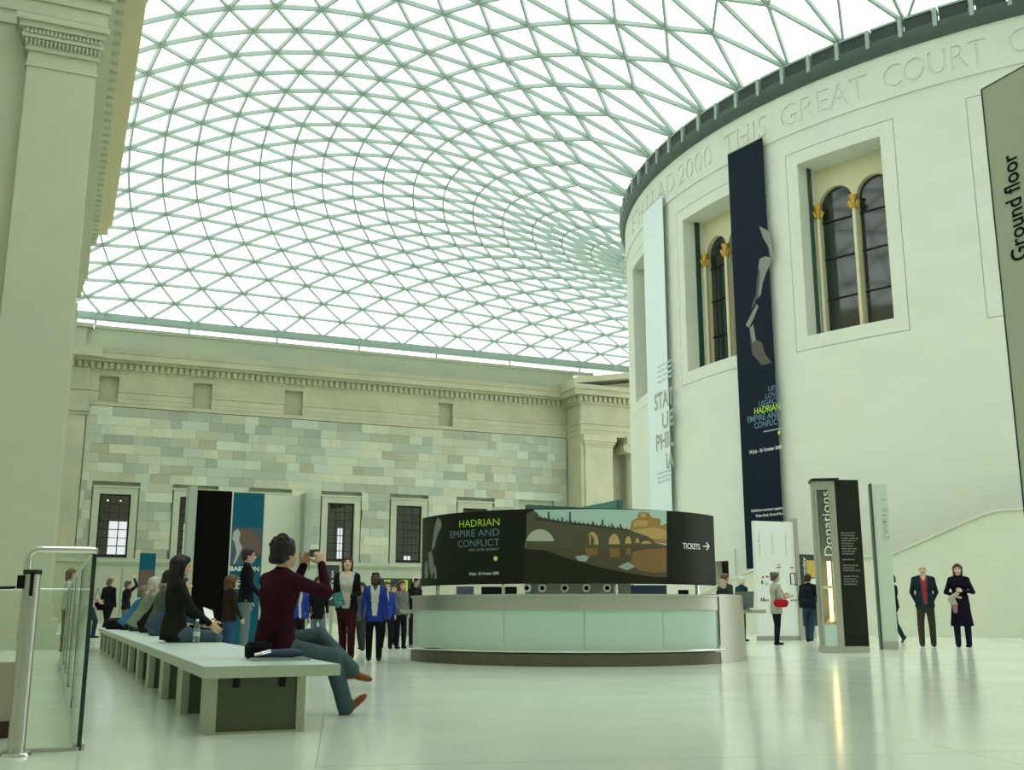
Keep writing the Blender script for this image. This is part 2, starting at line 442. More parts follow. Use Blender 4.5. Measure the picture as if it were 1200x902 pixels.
# windows of the back wall
M_BROWN = mat('brown room wall', (.21, .165, .14), .8, noise=.15)
M_SKYLIT = mat('daylit window beyond', (.8, .85, .9), .5, emit=(.86, .9, 1.0), estr=1.5)
for wi, x in enumerate(WIN_X[:6]):
    w = empty(f'window_{wi+1}', (x + WIN_W/2, WALL_Y, WZ0)); struct(w, 'tall dark-framed window in the old stone wall'); w['group'] = 'windows along the old stone wall'
    hw = WIN_W / 2; H = WZ1 - WZ0
    s = MB()
    s.holed([(-hw-.42, -.22), (hw+.42, -.22), (hw+.42, H+.42), (-hw-.42, H+.42)], [[(-hw, 0), (hw, 0), (hw, H), (-hw, H)]], lambda a, b: (a, -.07, b), lambda a, b: (a, .4, b))
    s.box((-hw-.52, -.13, H+.42), (hw+.52, .3, H+.54)); s.build('stone_surround', M_OLD, w)
    f = MB(); t = .10
    f.holed([(-hw, 0), (hw, 0), (hw, H), (-hw, H)], [[(-hw+t, .22), (hw-t, .22), (hw-t, H-t), (-hw+t, H-t)]], lambda a, b: (a, .18, b), lambda a, b: (a, .30, b)); f.build('frame', M_DARKMETAL, w)
    g = MB()
    for q in (-.26, .26): g.box((q*hw*1.3-.02, .22, .2), (q*hw*1.3+.02, .26, H-.1))
    for q in range(1, 7): g.box((-hw+t, .22, .2 + q*(H-.3)/7 - .018), (hw-t, .26, .2 + q*(H-.3)/7 + .018))
    g.build('glazing_bars', M_DARKMETAL, w)
    MB().box((-hw+t, .236, .2), (hw-t, .244, H-t)).build('pane', M_PANE, w)
    rm = MB(); e = 4.0                                        # the room seen through the glass
    rm.box((-hw-2.5, e, -1.5), (hw+5.5, e+.2, H+1)); rm.box((-hw-2.7, 1.0, -1.5), (-hw-2.5, e+.2, H+1)); rm.box((hw+5.5, 1.0, -1.5), (hw+5.7, e+.2, H+1))
    rm.box((-hw-2.7, .9, H+.7), (hw+5.7, e+.2, H+1)); rm.box((-hw-2.7, .9, -1.5), (hw+5.7, e+.2, -1.2)); rm.build('inner_room', M_BROWN, w)
    if wi == 0:
        for sx in (-.35, .45): q = MB(); q.tube([(sx, 2.6, H - .22), (sx, 2.6, H - .14)], .05, 10); q.build('spot_lamp', mat('spot lamp', (1, .8, .6), .5, emit=(1.0, .72, .45), estr=6.0), w); q = MB(); q.tube([(sx, 2.6, H - .14), (sx, 2.6, H + .7)], .02, 6); q.build('spot_stem', M_DARKMETAL, w)
    # a lit window on the far side of that room, shown through the left of the pane
    off = (.15, .05, .05, 1.02, 1.15, .5)[wi]; ww = (1.15, .5, .5, .36, .5, .5)[wi]
    q = MB(); q.box((off - .25, e - .06, -.4), (off - .25 + ww, e - .02, 2.65 if wi != 4 else .7)); q.build('lit_window_beyond' if wi not in (2, 5) else 'window_beyond', M_SKYLIT if wi not in (2, 5) else mat('unlit window beyond', (.10, .11, .12), .2), w)
    q = MB()
    for zz in (.35, .95, 1.5, 2.05): q.box((off - .25, e - .10, zz), (off - .25 + ww, e - .06, zz + .04))
    q.box((off - .25 + ww*.5 - .02, e - .10, -.4), (off - .25 + ww*.5 + .02, e - .06, 2.65)); q.build('lit_window_bars', M_DARKMETAL, w)

# ------------------------------------------------------------------ portico in the middle of the back wall
PX0, PY = 36.0, 71.0
po = MB()
po.box((PX0, PY + .6, 0), (58, WALL_Y + .5, .6))
po.box((PX0 + .05, PY + .10, .0), (PX0 + .8, WALL_Y + .3, 14.06))             # return wall
po.box((PX0 + .35, PY - .05, .9), (PX0 + 2.70, PY + .9, 13.1)); po.box((PX0 + .2, PY - .2, 0), (PX0 + 2.85, PY + .9, .9))
po.box((PX0 + .30, PY - .10, 13.1), (PX0 + 2.75, PY + .9, 13.3)); po.box((PX0 + .22, PY - .2, 13.3), (PX0 + 2.85, PY + .9, 13.5)); po.box((PX0 + .12, PY - .3, 13.5), (PX0 + 2.95, PY + .9, 14.0))
po.box((PX0 + 2.6, PY + 1.6, 0), (58, WALL_Y + .5, 14.06))                    # recessed wall
portico_w = po.build('wall_portico', M_CORN); struct(portico_w, 'projecting stone portico with pilaster and pediment on the back wall')
e2 = MB()
e2.box((PX0, PY, 13.95), (58, WALL_Y + .4, 14.45)); e2.box((PX0 - .04, PY - .04, 14.4), (58, WALL_Y + .4, 14.85)); e2.box((PX0 - .14, PY - .14, 14.85), (58, WALL_Y + .4, 15.0)); e2.box((PX0, PY, 15.0), (58, WALL_Y + .4, 16.5))
e2.box((PX0 - .25, PY - .25, 16.4), (58, WALL_Y + .4, 16.52)); e2.box((PX0 - .85, PY - .85, 16.98), (58, WALL_Y + .4, 17.38)); e2.box((PX0 - 1.0, PY - 1.0, 17.38), (58, WALL_Y + .4, 17.72)); e2.box((PX0 - .28, PY - .28, 16.5), (58, WALL_Y + .4, 17.0))
e2.build('portico_entablature', M_CORN, portico_w)
d2 = MB(); x = PX0 - .3
while x < 50: d2.box((x, PY - .5, 16.54), (x + .24, PY, 16.94)); x += .42
y = PY
while y < WALL_Y - .3: d2.box((PX0 - .5, y, 16.54), (PX0, y + .24, 16.94)); y += .42
stuff(d2.build('portico_dentils', M_CORN, portico_w, fix=False))
pe = MB(); sl = math.tan(math.radians(10.5))
pe.hexa([(PX0 - 1.0, PY - 1.0, 17.7), (47, PY - 1.0, 17.7 + 11*sl), (47, WALL_Y, 17.7 + 11*sl), (PX0 - 1.0, WALL_Y, 17.7), (PX0 - 1.0, PY - 1.0, 18.15), (47, PY - 1.0, 18.15 + 11*sl), (47, WALL_Y, 18.15 + 11*sl), (PX0 - 1.0, WALL_Y, 18.15)])
pe.build('raking_cornice', M_CORN, portico_w)
tp = MB(); tp.hexa([(PX0 + .5, PY, 17.6), (47, PY, 17.6), (47, WALL_Y, 17.6), (PX0 + .5, WALL_Y, 17.6), (PX0 + .5, PY, 17.7), (47, PY, 17.7 + 10*sl), (47, WALL_Y, 17.7 + 10*sl), (PX0 + .5, WALL_Y, 17.7)]); tp.build('tympanum', M_CORN, portico_w)
for cx in (40.9, 45.2):
    cl = MB(); n = 20
    cl.lathe([(.95, 0), (.95, .35), (.85, .5), (.85, .7), (.78, .8), (.75, 5), (.66, 12.6), (.72, 12.8), (.72, 13.0), (.9, 13.2), (0, 13.2)], (cx, PY + .6, 0), 24)
    for sx in (-1, 1):
        cl.tube([(cx + sx*.85, PY - .15, 13.15), (cx + sx*.85, PY + 1.35, 13.15)], .40, 18)
        cl.tube([(cx + sx*.85, PY - .20, 13.15), (cx + sx*.85, PY - .1, 13.15)], .20, 14)
    cl.box((cx - 1.0, PY - .3, 13.45), (cx + 1.0, PY + 1.4, 13.98))
    cl.build('ionic_column', M_CORN, portico_w, smooth=True)

# ------------------------------------------------------------------ near portico on the left
LX, LY0, LY1 = 0.0, 24.5, 47.8
lb = MB()
lb.box((-4.65, LY0 + .35, 0), (LX - .30, LY1 - .3, 14.06))
wall_left = struct(lb.build('wall_left', M_PORT), 'pale stone flank of the near portico with giant pilaster')
pi_ = MB()
for yy0, yy1 in ((LY0, LY0 + 1.7), (LY1 - 1.7, LY1)):
    pi_.box((-1.57, yy0, .9), (-.10, yy1, 13.40)); pi_.box((-1.60, yy0 - .03, 12.94), (-.07, yy1 + .03, 13.02))
    pi_.box((-1.72, yy0 - .14, .62), (.02, yy1 + .1, .92)); pi_.box((-1.82, yy0 - .24, .30), (.10, yy1 + .1, .62)); pi_.box((-1.98, yy0 - .40, 0), (.22, yy1 + .1, .30))
pi_.build('pilaster', M_PORT, wall_left)
wb = MB(); wb.box((-4.65, LY0 + .05, 0), (-1.9, LY0 + .4, .30)); wb.box((-4.65, LY0 + .18, .3), (-1.7, LY0 + .4, .62)); wb.build('wall_base', M_PORT, wall_left)
cp = MB()
for zz0, zz1, o_ in ((13.32, 13.42, .06), (13.58, 13.66, .16), (13.66, 13.80, .14), (13.80, 13.94, .23), (13.94, 14.08, .30)):
    cp.box((-1.57 - o_, LY0 - o_, zz0), (-.10 + o_*.7, LY0 + 1.7, zz1))
cp.box((-1.62, LY0 - .05, 13.4), (-.06, LY0 + 1.7, 13.6)); cp.build('pilaster_capital', M_PORT, wall_left)
eg = MB(); nb = 19                                              # egg-and-dart band, carved lumps
for i in range(nb):
    xx = -1.66 + (i + .5) * 1.62 / nb
    eg.tube([(xx, LY0 - .08, 13.43), (xx, LY0 - .13, 13.56)], [.022, .040], 8)
    eg.box((xx - .028, LY0 - .19, 13.68), (xx + .028, LY0 - .12, 13.79))
eg.build('carved_band', M_PORT, wall_left)
en = MB()
for zz0, zz1, o_ in ((14.06, 14.38, 0), (14.38, 14.72, .05), (14.72, 15.02, .10), (15.02, 15.18, .20), (15.18, 16.45, .02), (16.45, 16.56, .14)):
    en.box((-4.65, LY0 + .28 - o_, zz0), (LX + o_, LY1 + o_, zz1))
en.build('architrave', M_PORT, wall_left)
cn = MB()
for zz0, zz1, o_ in ((16.5, 17.02, .12), (17.02, 17.16, .50), (17.16, 17.20, .62), (17.20, 17.62, .86), (17.62, 17.86, 1.02)):
    cn.box((-4.65, LY0 + .28 - o_, zz0), (LX + o_, LY1 + .35, zz1))
cn.box((-4.65, LY0 + .3, 17.86), (LX, LY1, 19.4)); cn.build('cornice', stone_mat('tan cornice limestone', (.62, .56, .39), .08, .3), wall_left)
y = LY0 - .1; dl_me = MB().box((0, 0, 0), (.38, .34, .44)).mesh('dentil', M_PORT)
while y < LY1 + .1:
    inst('dentil', dl_me, wall_left, (LX + .06, y, 16.56)); y += .58
x = LX - .4
while x > -4.6: inst('dentil', dl_me, wall_left, (x, LY0 - .12, 16.56)); x -= .58

# walls that close the court where the picture does not look
struct(MB().box((-5.2, -2.6, 0), (-4.65, WALL_Y + 1, 20.2)).build('wall_south', M_PORT), 'plain stone wall closing the short side')
struct(MB().box((-5.2, -2.6, 0), (72, -2.0, 19.8)).build('wall_near', M_PORT), 'plain stone wall behind the viewpoint')

# ------------------------------------------------------------------ reading-room drum
def dpt(a, r, z): a = math.radians(a); return (DC[0] + r*math.cos(a), DC[1] + r*math.sin(a), z)
DW_Z0, DW_Z1 = 10.82, 17.70
WC = [-159.6 + 18.05*k for k in (-4, -3, -2, -1, 0, 1, 2, 3, 4)]; HWA = 4.42
RI = DR - 1.25
dm = MB()
def ring_part(mb, a0, a1, z0, z1, r, step=1.5, mi=0):
    n = max(1, int(math.ceil((a1 - a0) / step)))
    for i in range(n):
        p = a0 + (a1 - a0)*i/n; q = a0 + (a1 - a0)*(i+1)/n
        mb.add([dpt(p, r, z0), dpt(q, r, z0), dpt(q, r, z1), dpt(p, r, z1)], [(0, 1, 2, 3)], mi)
def ang_of(P): return math.degrees(math.atan2(P[1] - DC[1], P[0] - DC[0])) % 360
A0, A1 = WC[0] - 9, WC[-1] + 9
DOOR_A = ang_of(cyl_hit(846, 690, DC, DR)) - 360; DOOR_H = math.degrees(.55/DR)
GW, GD, GM_ = .030, .05, .52                                   # groove round each window: width, depth, distance from the opening
holes = [(c - HWA, c + HWA, DW_Z0, DW_Z1, DR - RI) for c in WC] + [(DOOR_A - DOOR_H, DOOR_A + DOOR_H, 0.0, 2.72, .45)]
grooves = []
for c in WC:
    ga = math.degrees(GM_/DR); gh = math.degrees(GW/2/DR); zb, zt = DW_Z0 - GM_, DW_Z1 + GM_
    for q in (c - HWA - ga, c + HWA + ga): grooves.append((q - gh, q + gh, zb - GW/2, zt + GW/2))
    for z_ in (zb, zt): grooves.append((c - HWA - ga - gh, c + HWA + ga + gh, z_ - GW/2, z_ + GW/2))
ab = sorted({round(v, 5) for r_ in holes + grooves for v in r_[:2]} | {round(A0, 5), round(A1, 5)} | {round(A0 + 1.5*i, 5) for i in range(int((A1 - A0)/1.5))})
zbk = sorted({round(v, 5) for r_ in holes + grooves for v in r_[2:4]} | {0.0, 19.02})
def inside(L_, a_, z_): return any(r_[0] < a_ < r_[1] and r_[2] < z_ < r_[3] for r_ in L_)
nA, nZ = len(ab) - 1, len(zbk) - 1; kind = np.zeros((nA, nZ), int)
for i in range(nA):
    for j in range(nZ):
        am, zm = (ab[i] + ab[i+1])/2, (zbk[j] + zbk[j+1])/2
        kind[i, j] = 1 if inside(holes, am, zm) else (2 if inside(grooves, am, zm) else 0)
for i in range(nA):
    for j in range(nZ):
        p, q, z0_, z1_ = ab[i], ab[i+1], zbk[j], zbk[j+1]; k_ = kind[i, j]
        if k_ == 1: continue
        r_ = DR if k_ == 0 else DR - GD
        dm.add([dpt(p, r_, z0_), dpt(q, r_, z0_), dpt(q, r_, z1_), dpt(p, r_, z1_)], [(0, 1, 2, 3)])
        if k_ == 2:                                            # groove cheeks
            for (di, dj, e0, e1) in ((-1, 0, (p, z0_), (p, z1_)), (1, 0, (q, z0_), (q, z1_)), (0, -1, (p, z0_), (q, z0_)), (0, 1, (p, z1_), (q, z1_))):
                if 0 <= i + di < nA and 0 <= j + dj < nZ and kind[i + di, j + dj] == 0: dm.add([dpt(e0[0], DR, e0[1]), dpt(e1[0], DR, e1[1]), dpt(e1[0], DR - GD, e1[1]), dpt(e0[0], DR - GD, e0[1])], [(0, 1, 2, 3)])
for (p_, q_, z0_, z1_, dep) in holes:                          # reveals
    for a in (p_, q_): dm.add([dpt(a, DR, z0_), dpt(a, DR - dep, z0_), dpt(a, DR - dep, z1_), dpt(a, DR, z1_)], [(0, 1, 2, 3)])
    for i in range(6):
        p = p_ + (q_ - p_)*i/6; q = p_ + (q_ - p_)*(i+1)/6
        for zz in (z0_, z1_): dm.add([dpt(p, DR, zz), dpt(q, DR, zz), dpt(q, DR - dep, zz), dpt(p, DR - dep, zz)], [(0, 1, 2, 3)])
RB = DR + .05                                                 # lettered band stands slightly proud of the wall
WORDS = []
for word, a_px, b_px in (('ETH', (741, 253), (753, 240)), ('II', (757.6, 235), (766.5, 226)), ('AD', (771, 222), (791, 208)), ('2000', (795, 204), (835, 182)), ('THIS', (848.5, 173), (899.5, 151)), ('GREAT', (915, 135), (1017, 106)), ('COURT', (1035, 91), (1156.6, 64)), ('CELEBRATING', (1181, 51), None)):
    a0 = ang_of(cyl_hit(*a_px, DC, RB)) - 360; a1 = (ang_of(cyl_hit(*b_px, DC, RB)) - 360) if b_px else a0 + 20.5
    if WORDS: a0 = max(a0, WORDS[-1][2] + .15)
    WORDS.append((word, a0, a1))
n = int((A1 - A0) / 1.5)
for i in range(n):
    p = A0 + (A1 - A0)*i/n; q = A0 + (A1 - A0)*(i+1)/n
    dm.add([dpt(p, DR, 19.02), dpt(q, DR, 19.02), dpt(q, RB, 19.02), dpt(p, RB, 19.02)], [(0, 1, 2, 3)])
    dm.add([dpt(p, DR - 2.6, 20.85), dpt(q, DR - 2.6, 20.85), dpt(q, DR, 20.85), dpt(p, DR, 20.85)], [(0, 1, 2, 3)])  # unseen lid over the wall void, added to stop daylight leaking in
prev = A0
for _, a0, a1 in WORDS: ring_part(dm, prev, a0 - .05, 19.02, 20.80, RB); prev = a1 + .05
ring_part(dm, prev, A1, 19.02, 20.80, RB)
dm.add([dpt(A0 + (A1 - A0)*i/60, DR - 2.6, z_) for z_ in (0, 21.5) for i in range(61)], [(i, i+1, 62+i, 61+i) for i in range(60)], 0)
wall_drum = struct(dm.build('wall_drum', M_DRUM, smooth=True), 'curved pale limestone drum with deep window openings')
M_GOLD = mat('gilt capital', (.75, .46, .10), .35, .6)
M_CREAM = mat('cream painted stone', (.72, .68, .45), .6)
M_DGLASS = mat('dark window glass', (.02, .028, .026), .06, spec=.8)
M_DGREEN = mat('dark green glass edge', (.02, .075, .06), .25)
def arch_pts(cx, hw, z0, zs, n=14):
    return [(cx - hw, z0), (cx + hw, z0)] + [(cx + hw*math.cos(PI*i/n), zs + hw*math.sin(PI*i/n)) for i in range(n+1)]
for k, c in enumerate(WC):
    if not (-215 < c < -135): continue
    w = empty(f'window_{7+k}', dpt(c, DR, DW_Z0)); struct(w, 'deep drum window with twin dark arches and gilt capitals'); w['group'] = 'arched windows round the drum'
    ca, sa = math.cos(math.radians(c)), math.sin(math.radians(c))
    nrm = np.array([ca, sa, 0]); tan = np.array([-sa, ca, 0]); zz = np.array([0, 0, 1.0])
    def L(s_, z_, d): return tuple(tan*s_ + zz*(z_ - DW_Z0) + nrm*d)
    half = DR*math.sin(math.radians(HWA))
    D = -1.15
    f = MB()
    f.holed([(-half-.05, DW_Z0-.05), (half+.05, DW_Z0-.05), (half+.05, DW_Z1+.05), (-half-.05, DW_Z1+.05)],
            [arch_pts(-.79, .70, DW_Z0+.02, 16.15), arch_pts(.79, .70, DW_Z0+.02, 16.15)], lambda a, b: L(a, b, D), lambda a, b: L(a, b, D-.25))
    f.build('arched_frame', M_CREAM, w)
    for s_ in (-1, 1):
        g = MB(); g.prism(arch_pts(s_*.79, .70, DW_Z0, 16.15), lambda a, b: L(a, b, D-.2), lambda a, b: L(a, b, D-.24)); p_ = g.build('pane', M_DGLASS, w)
        g = MB()
        for q in (12.4, 14.0, 15.5): g.hexa([L(s_*.79-.7, q, D-.14), L(s_*.79+.7, q, D-.14), L(s_*.79+.7, q, D-.2), L(s_*.79-.7, q, D-.2), L(s_*.79-.7, q+.05, D-.14), L(s_*.79+.7, q+.05, D-.14), L(s_*.79+.7, q+.05, D-.2), L(s_*.79-.7, q+.05, D-.2)])
        g.build('glazing_bars', M_DARKMETAL, w)
    for s_ in (-1.52, 0, 1.52):
        sh = MB(); b0 = np.array(L(s_, DW_Z0, D + .10)); sh.tube([b0, b0 + zz*4.85], .08, 12); sh.build('colonnette', M_CREAM, w, smooth=True)
        cp = MB(); t0 = b0 + zz*4.82
        cp.tube([t0, t0 + zz*.12, t0 + zz*.30, t0 + zz*.48, t0 + zz*.55], [.09, .13, .11, .18, .20], 10)
        for i in range(8):
            a = 2*PI*i/8; d_ = np.array([math.cos(a), math.sin(a), 0]); cp.tube([t0 + d_*.12 + zz*.05, t0 + d_*.2 + zz*.25, t0 + d_*.22 + zz*.30], [.04, .04, .02], 6)
        cp.build('capital', M_GOLD, w, smooth=True)
    e_ = MB()
    for s_ in (-1,): e_.hexa([L(half-.02, DW_Z0, -.66), L(half-.02, DW_Z0, -.90), L(half-.10, DW_Z0, -.90), L(half-.10, DW_Z0, -.66), L(half-.02, DW_Z1, -.66), L(half-.02, DW_Z1, -.90), L(half-.10, DW_Z1, -.90), L(half-.10, DW_Z1, -.66)])
    e_.hexa([L(-half+.02, DW_Z0, -.66), L(-half+.02, DW_Z0, -.90), L(-half+.10, DW_Z0, -.90), L(-half+.10, DW_Z0, -.66), L(-half+.02, DW_Z1, -.66), L(-half+.02, DW_Z1, -.90), L(-half+.10, DW_Z1, -.90), L(-half+.10, DW_Z1, -.66)])
    e_.build('dark_frame_edge', M_DGREEN, w)

# carved inscription
def area2(L_): return sum(L_[i-1][0]*L_[i][1] - L_[i][0]*L_[i-1][1] for i in range(len(L_)))/2
CUT = .04
for word, a0, a1 in WORDS:
    V, Fc = text_fit(word, 0, 1, 0, 1.0); letters = words_of(V, Fc, 1e-6); mb = MB(); z0, hgt = 19.36, .98
    def at(x_, y_, r_): return dpt(a0 + (a1 - a0)*x_, r_, z0 + y_*hgt)
    xe = [-.05/(a1 - a0)] + [(letters[i][0][:, 0].max() + letters[i+1][0][:, 0].min())/2 for i in range(len(letters) - 1)] + [1 + .05/(a1 - a0)]
    yb_, yt_ = (19.02 - z0)/hgt, (20.80 - z0)/hgt
    for li, (LV, LF) in enumerate(letters):
        ed = {}
        for f in LF:
            for i in range(len(f)): ed[(f[i], f[(i+1) % len(f)])] = 1
        nx = {e_[0]: e_[1] for e_ in ed if (e_[1], e_[0]) not in ed}; loops = []
        while nx:
            st_ = next(iter(nx)); lp = [st_]; cur = nx.pop(st_)
            while cur != st_ and cur in nx: lp.append(cur); cur = nx.pop(cur)
            loops.append([tuple(LV[i]) for i in lp])
        loops.sort(key=lambda L_: -abs(area2(L_)))
        m_ = 5; rect = [(xe[li] + (xe[li+1] - xe[li])*i/m_, yb_) for i in range(m_ + 1)] + [(xe[li+1] + (xe[li] - xe[li+1])*i/m_, yt_) for i in range(m_ + 1)]
        for grp in [[rect, loops[0]]] + [[L_] for L_ in loops[1:]]:
            flat = [p for L_ in grp for p in L_]; T = tessellate_polygon([[Vector((p[0]*6, p[1], 0)) for p in L_] for L_ in grp])
            mb.add([at(*p, RB) for p in flat], [tuple(t) for t in T])
        mb.add([at(x_, y_, RB - CUT) for x_, y_ in LV], LF)
        for L_ in loops:
            k_ = len(L_); mb.add([at(*p, RB) for p in L_] + [at(*p, RB - CUT) for p in L_], [(i, (i+1) % k_, k_ + (i+1) % k_, k_ + i) for i in range(k_)])
    mb.build('carved_word', M_DRUM, wall_drum)

# gallery ring on top of the drum
gr = MB()
for prof in ([(DR - .4, 20.76), (DR + .10, 20.76), (DR + .16, 20.80), (DR + .30, 21.20), (DR + .30, 21.28), (DR - .4, 21.30)],):
    gr.lathe(prof, (DC[0], DC[1], 0), 120, 0, math.radians(A0), math.radians(A1))
gr_o = gr.build('gallery_ring', M_STEELD, wall_drum, smooth=True)
vb = MB(); hw_ = math.radians(2.45) * DR / 2
vb.box((-.30, -hw_, 0), (.12, hw_, .52)); vb.box((-.30, -hw_ - .02, .52), (.17, hw_ + .02, .60), 1); vb_me = vb.mesh('vent_box', [mat('dark vent', (.03, .045, .04), .6), M_STEEL])
bk_me = MB().box((-.05, -.07, -.1), (.24, .07, .62)).mesh('bracket', M_STEEL)
a = 90 + 6.207*.0
for i in range(0, 46):
    a = 110 + 3.1035*i
    inst('vent_box', vb_me, wall_drum, dpt(a, DR + .10, 21.26), math.radians(a))
    inst('bracket', bk_me, wall_drum, dpt(a + 1.55, DR + .10, 21.20), math.radians(a + 1.55))

# stair wall wrapping the drum
RS = 24.2
def stair_top(a):
    pts = [(-190, .2), (-178, .9), (-169.4, 1.95), (-165.2, 2.49), (-155.06, 2.49), (-147.5, 3.74), (-140, 3.76), (-120, 7.0)]
    return float(np.interp(a, [p[0] for p in pts], [p[1] for p in pts]))
sw = MB(); M_STAIR = stone_mat('stair wall limestone', (.695, .71, .61), .03, .3)
coursed(M_STAIR, RS)
a = -182.0
while a < -121:
    b = a + 1.0
    for r0, r1 in ((RS, RS - .35),):
        z0, z1 = stair_top(a), stair_top(b)
        P_ = [dpt(a, RS, 0), dpt(b, RS, 0), dpt(b, RS, z1), dpt(a, RS, z0), dpt(a, RS - .35, 0), dpt(b, RS - .35, 0), dpt(b, RS - .35, z1), dpt(a, RS - .35, z0)]
        sw.add(P_, [(0, 1, 2, 3), (3, 2, 6, 7), (5, 4, 7, 6)])
    a = b
st_o = struct(sw.build('wall_stair', M_STAIR, smooth=True), 'curved stone wall of the staircase climbing round the drum')
cpn = MB(); a = -182.0
while a < -121:
    b = a + 1.0; z0, z1 = stair_top(a), stair_top(b)
    cpn.hexa([dpt(a, RS + .06, z0), dpt(b, RS + .06, z1), dpt(b, RS - .4, z1), dpt(a, RS - .4, z0), dpt(a, RS + .06, z0 + .06), dpt(b, RS + .06, z1 + .06), dpt(b, RS - .4, z1 + .06), dpt(a, RS - .4, z0 + .06)]); a = b
cpn.build('coping', M_STAIR, st_o)

# ------------------------------------------------------------------ glazed roof: triangulated steel grid
S3 = 3**.5 / 2; AP, XS, KW = 33.5, 12.5, 17.0; RA = 22.0
def psi(u, v):
    r = np.hypot(u, v)
    return ((1 - v/36.6)*(1 + v/36.6)*(1 - u/46.0)*(1 + u/51.1)) / ((1 - RA*v/(r*36.6))*(1 + RA*v/(r*36.6))*(1 - RA*u/(r*46.0))*(1 + RA*u/(r*51.1)))
def roof_z(u, v):
    p = psi(u, v); r = np.hypot(u, v); return 20.25 + 1.5*p + 12.0*(r/RA - 1)*p
def roof_grid(Q=1.9):
    nodes = {}
    for j in range(60):
        y = j*S3
        for n in range(-30, 22):
            x = n + (.5 if j % 2 == 0 else 0.); k = KW - ((x - 7.5)*S3 + y*.5)/S3
            if k < -1e-6 or x > XS + y/3**.5 + 1e-6: continue
            ang = math.atan2(y, x + AP)
            if ang > PI/6 + 1e-6: continue
            rr = (x*S3 + (y - 9*S3)*.5) if y > 9*S3 - 1e-6 else x
            if rr < -1e-6: continue
            nodes[(j, n)] = (x, y, k, rr, ang)
    keys = list(nodes); idx = {k: i for i, k in enumerate(keys)}; x, y, k, rr, ang = np.array([nodes[q] for q in keys]).T; n = len(keys)
    isw = abs(k) < 1e-6; iss = (x > XS + y/3**.5 - 1e-6) & ~isw; isr = (rr < 1e-6) & ~isw; fixed = isw | iss | isr
    U = np.zeros(n); V = np.zeros(n); yw = y[isw]; y0, y1 = yw.min(), yw.max()
    U[isw] = -51.1*(1 - (yw - y0)/(y1 - y0)); V[isw] = 36.6; U[iss] = -51.1; V[iss] = 36.6*y[iss]/y0
    ri = np.where(isr)[0]; ri = ri[np.argsort(y[ri])]; th = PI - (np.arange(len(ri)) + .5)/14.5*PI/2
    U[ri] = RA*np.cos(th); V[ri] = RA*np.sin(th)
    fi = np.where(~fixed)[0]; fm = {g: q for q, g in enumerate(fi)}; m = len(fi)
    def key(X, Y): j = int(round(Y/S3)); return (j, int(round(X - (.5 if j % 2 == 0 else 0))))
    dirs = [(1, 0), (-1, 0), (.5, S3), (-.5, -S3), (-.5, S3), (.5, -S3)]; nbs = []
    for g in fi:
        L_ = []
        for dx, dy in dirs:
            X, Y, su, sv = x[g] + dx, y[g] + dy, 1, 1
            if Y < -1e-6: Y = -Y; sv = -1
            kk = key(X, Y)
            if kk not in idx:
                a_, b_ = X + AP, Y; kk = key(a_*.5 + b_*S3 - AP, a_*S3 - b_*.5)
                if kk in idx and math.atan2(Y, X + AP) > PI/6 + 1e-6: su = -1
                else: continue
            L_.append((idx[kk], su, sv))
        nbs.append(L_)
    for it in range(8):
        R_ = np.hypot(U, V) + 1e-9; MU = np.zeros((m, m)); MV = np.zeros((m, m)); bU = np.zeros(m); bV = np.zeros(m)
        for q, g in enumerate(fi):
            for h, su, sv in nbs[q]:
                w = ((R_[g] + R_[h])/60)**Q if it else 1.0
                MU[q, q] += w; MV[q, q] += w
                if h in fm: MU[q, fm[h]] -= w*su; MV[q, fm[h]] -= w*sv
                else: bU[q] += w*su*U[h]; bV[q] += w*sv*V[h]
            if y[g] < 1e-6: MV[q, :] = 0; MV[q, q] = 1; bV[q] = 0
            if abs(ang[g] - PI/6) < 1e-6: MU[q, :] = 0; MU[q, q] = 1; bU[q] = 0
        U[fi] = np.linalg.solve(MU, bU); V[fi] = np.linalg.solve(MV, bV)
    edges = set(); tris = []
    for (j, nn) in keys:
        o_ = 1 if j % 2 == 0 else 0; E, NE, NW = (j, nn+1), (j+1, nn+o_), (j+1, nn-1+o_); a_ = idx[(j, nn)]
        for q in (E, NE, NW):
            if q in idx: edges.add((a_, idx[q]))
        if E in idx and NE in idx: tris.append((a_, idx[E], idx[NE]))
        if NE in idx and NW in idx: tris.append((a_, idx[NE], idx[NW]))
    for a_, b_ in zip(ri[:-1], ri[1:]):                       # ring edge and the notch triangles behind it
        if (min(a_, b_), max(a_, b_)) not in edges and (max(a_, b_), min(a_, b_)) not in edges:
            edges.add((a_, b_))
            for c_ in range(n):
                if ((a_, c_) in edges or (c_, a_) in edges) and ((b_, c_) in edges or (c_, b_) in edges): tris.append((a_, b_, c_))
    # quadrants -> whole roof
    P = []; pid = {}; ED = set(); TR = set()
    for su in (1, -1):
        for sv in (1, -1):
            mp = []
            for i in range(n):
                uu = U[i]*su*(1 if su > 0 else 46.0/51.1 + (1 - 46.0/51.1)*(1 if np.hypot(U[i], V[i]) < 22.3 else 0)); vv = V[i]*sv
                kk = (round(uu, 3) + 0.0, round(vv, 3) + 0.0)
                if kk not in pid: pid[kk] = len(P); P.append((uu, vv))
                mp.append(pid[kk])
            for a_, b_ in edges: ED.add(tuple(sorted((mp[a_], mp[b_]))))
            for t in tris: TR.add(tuple(sorted(mp[q] for q in t)))
            r0 = ri[0]; 
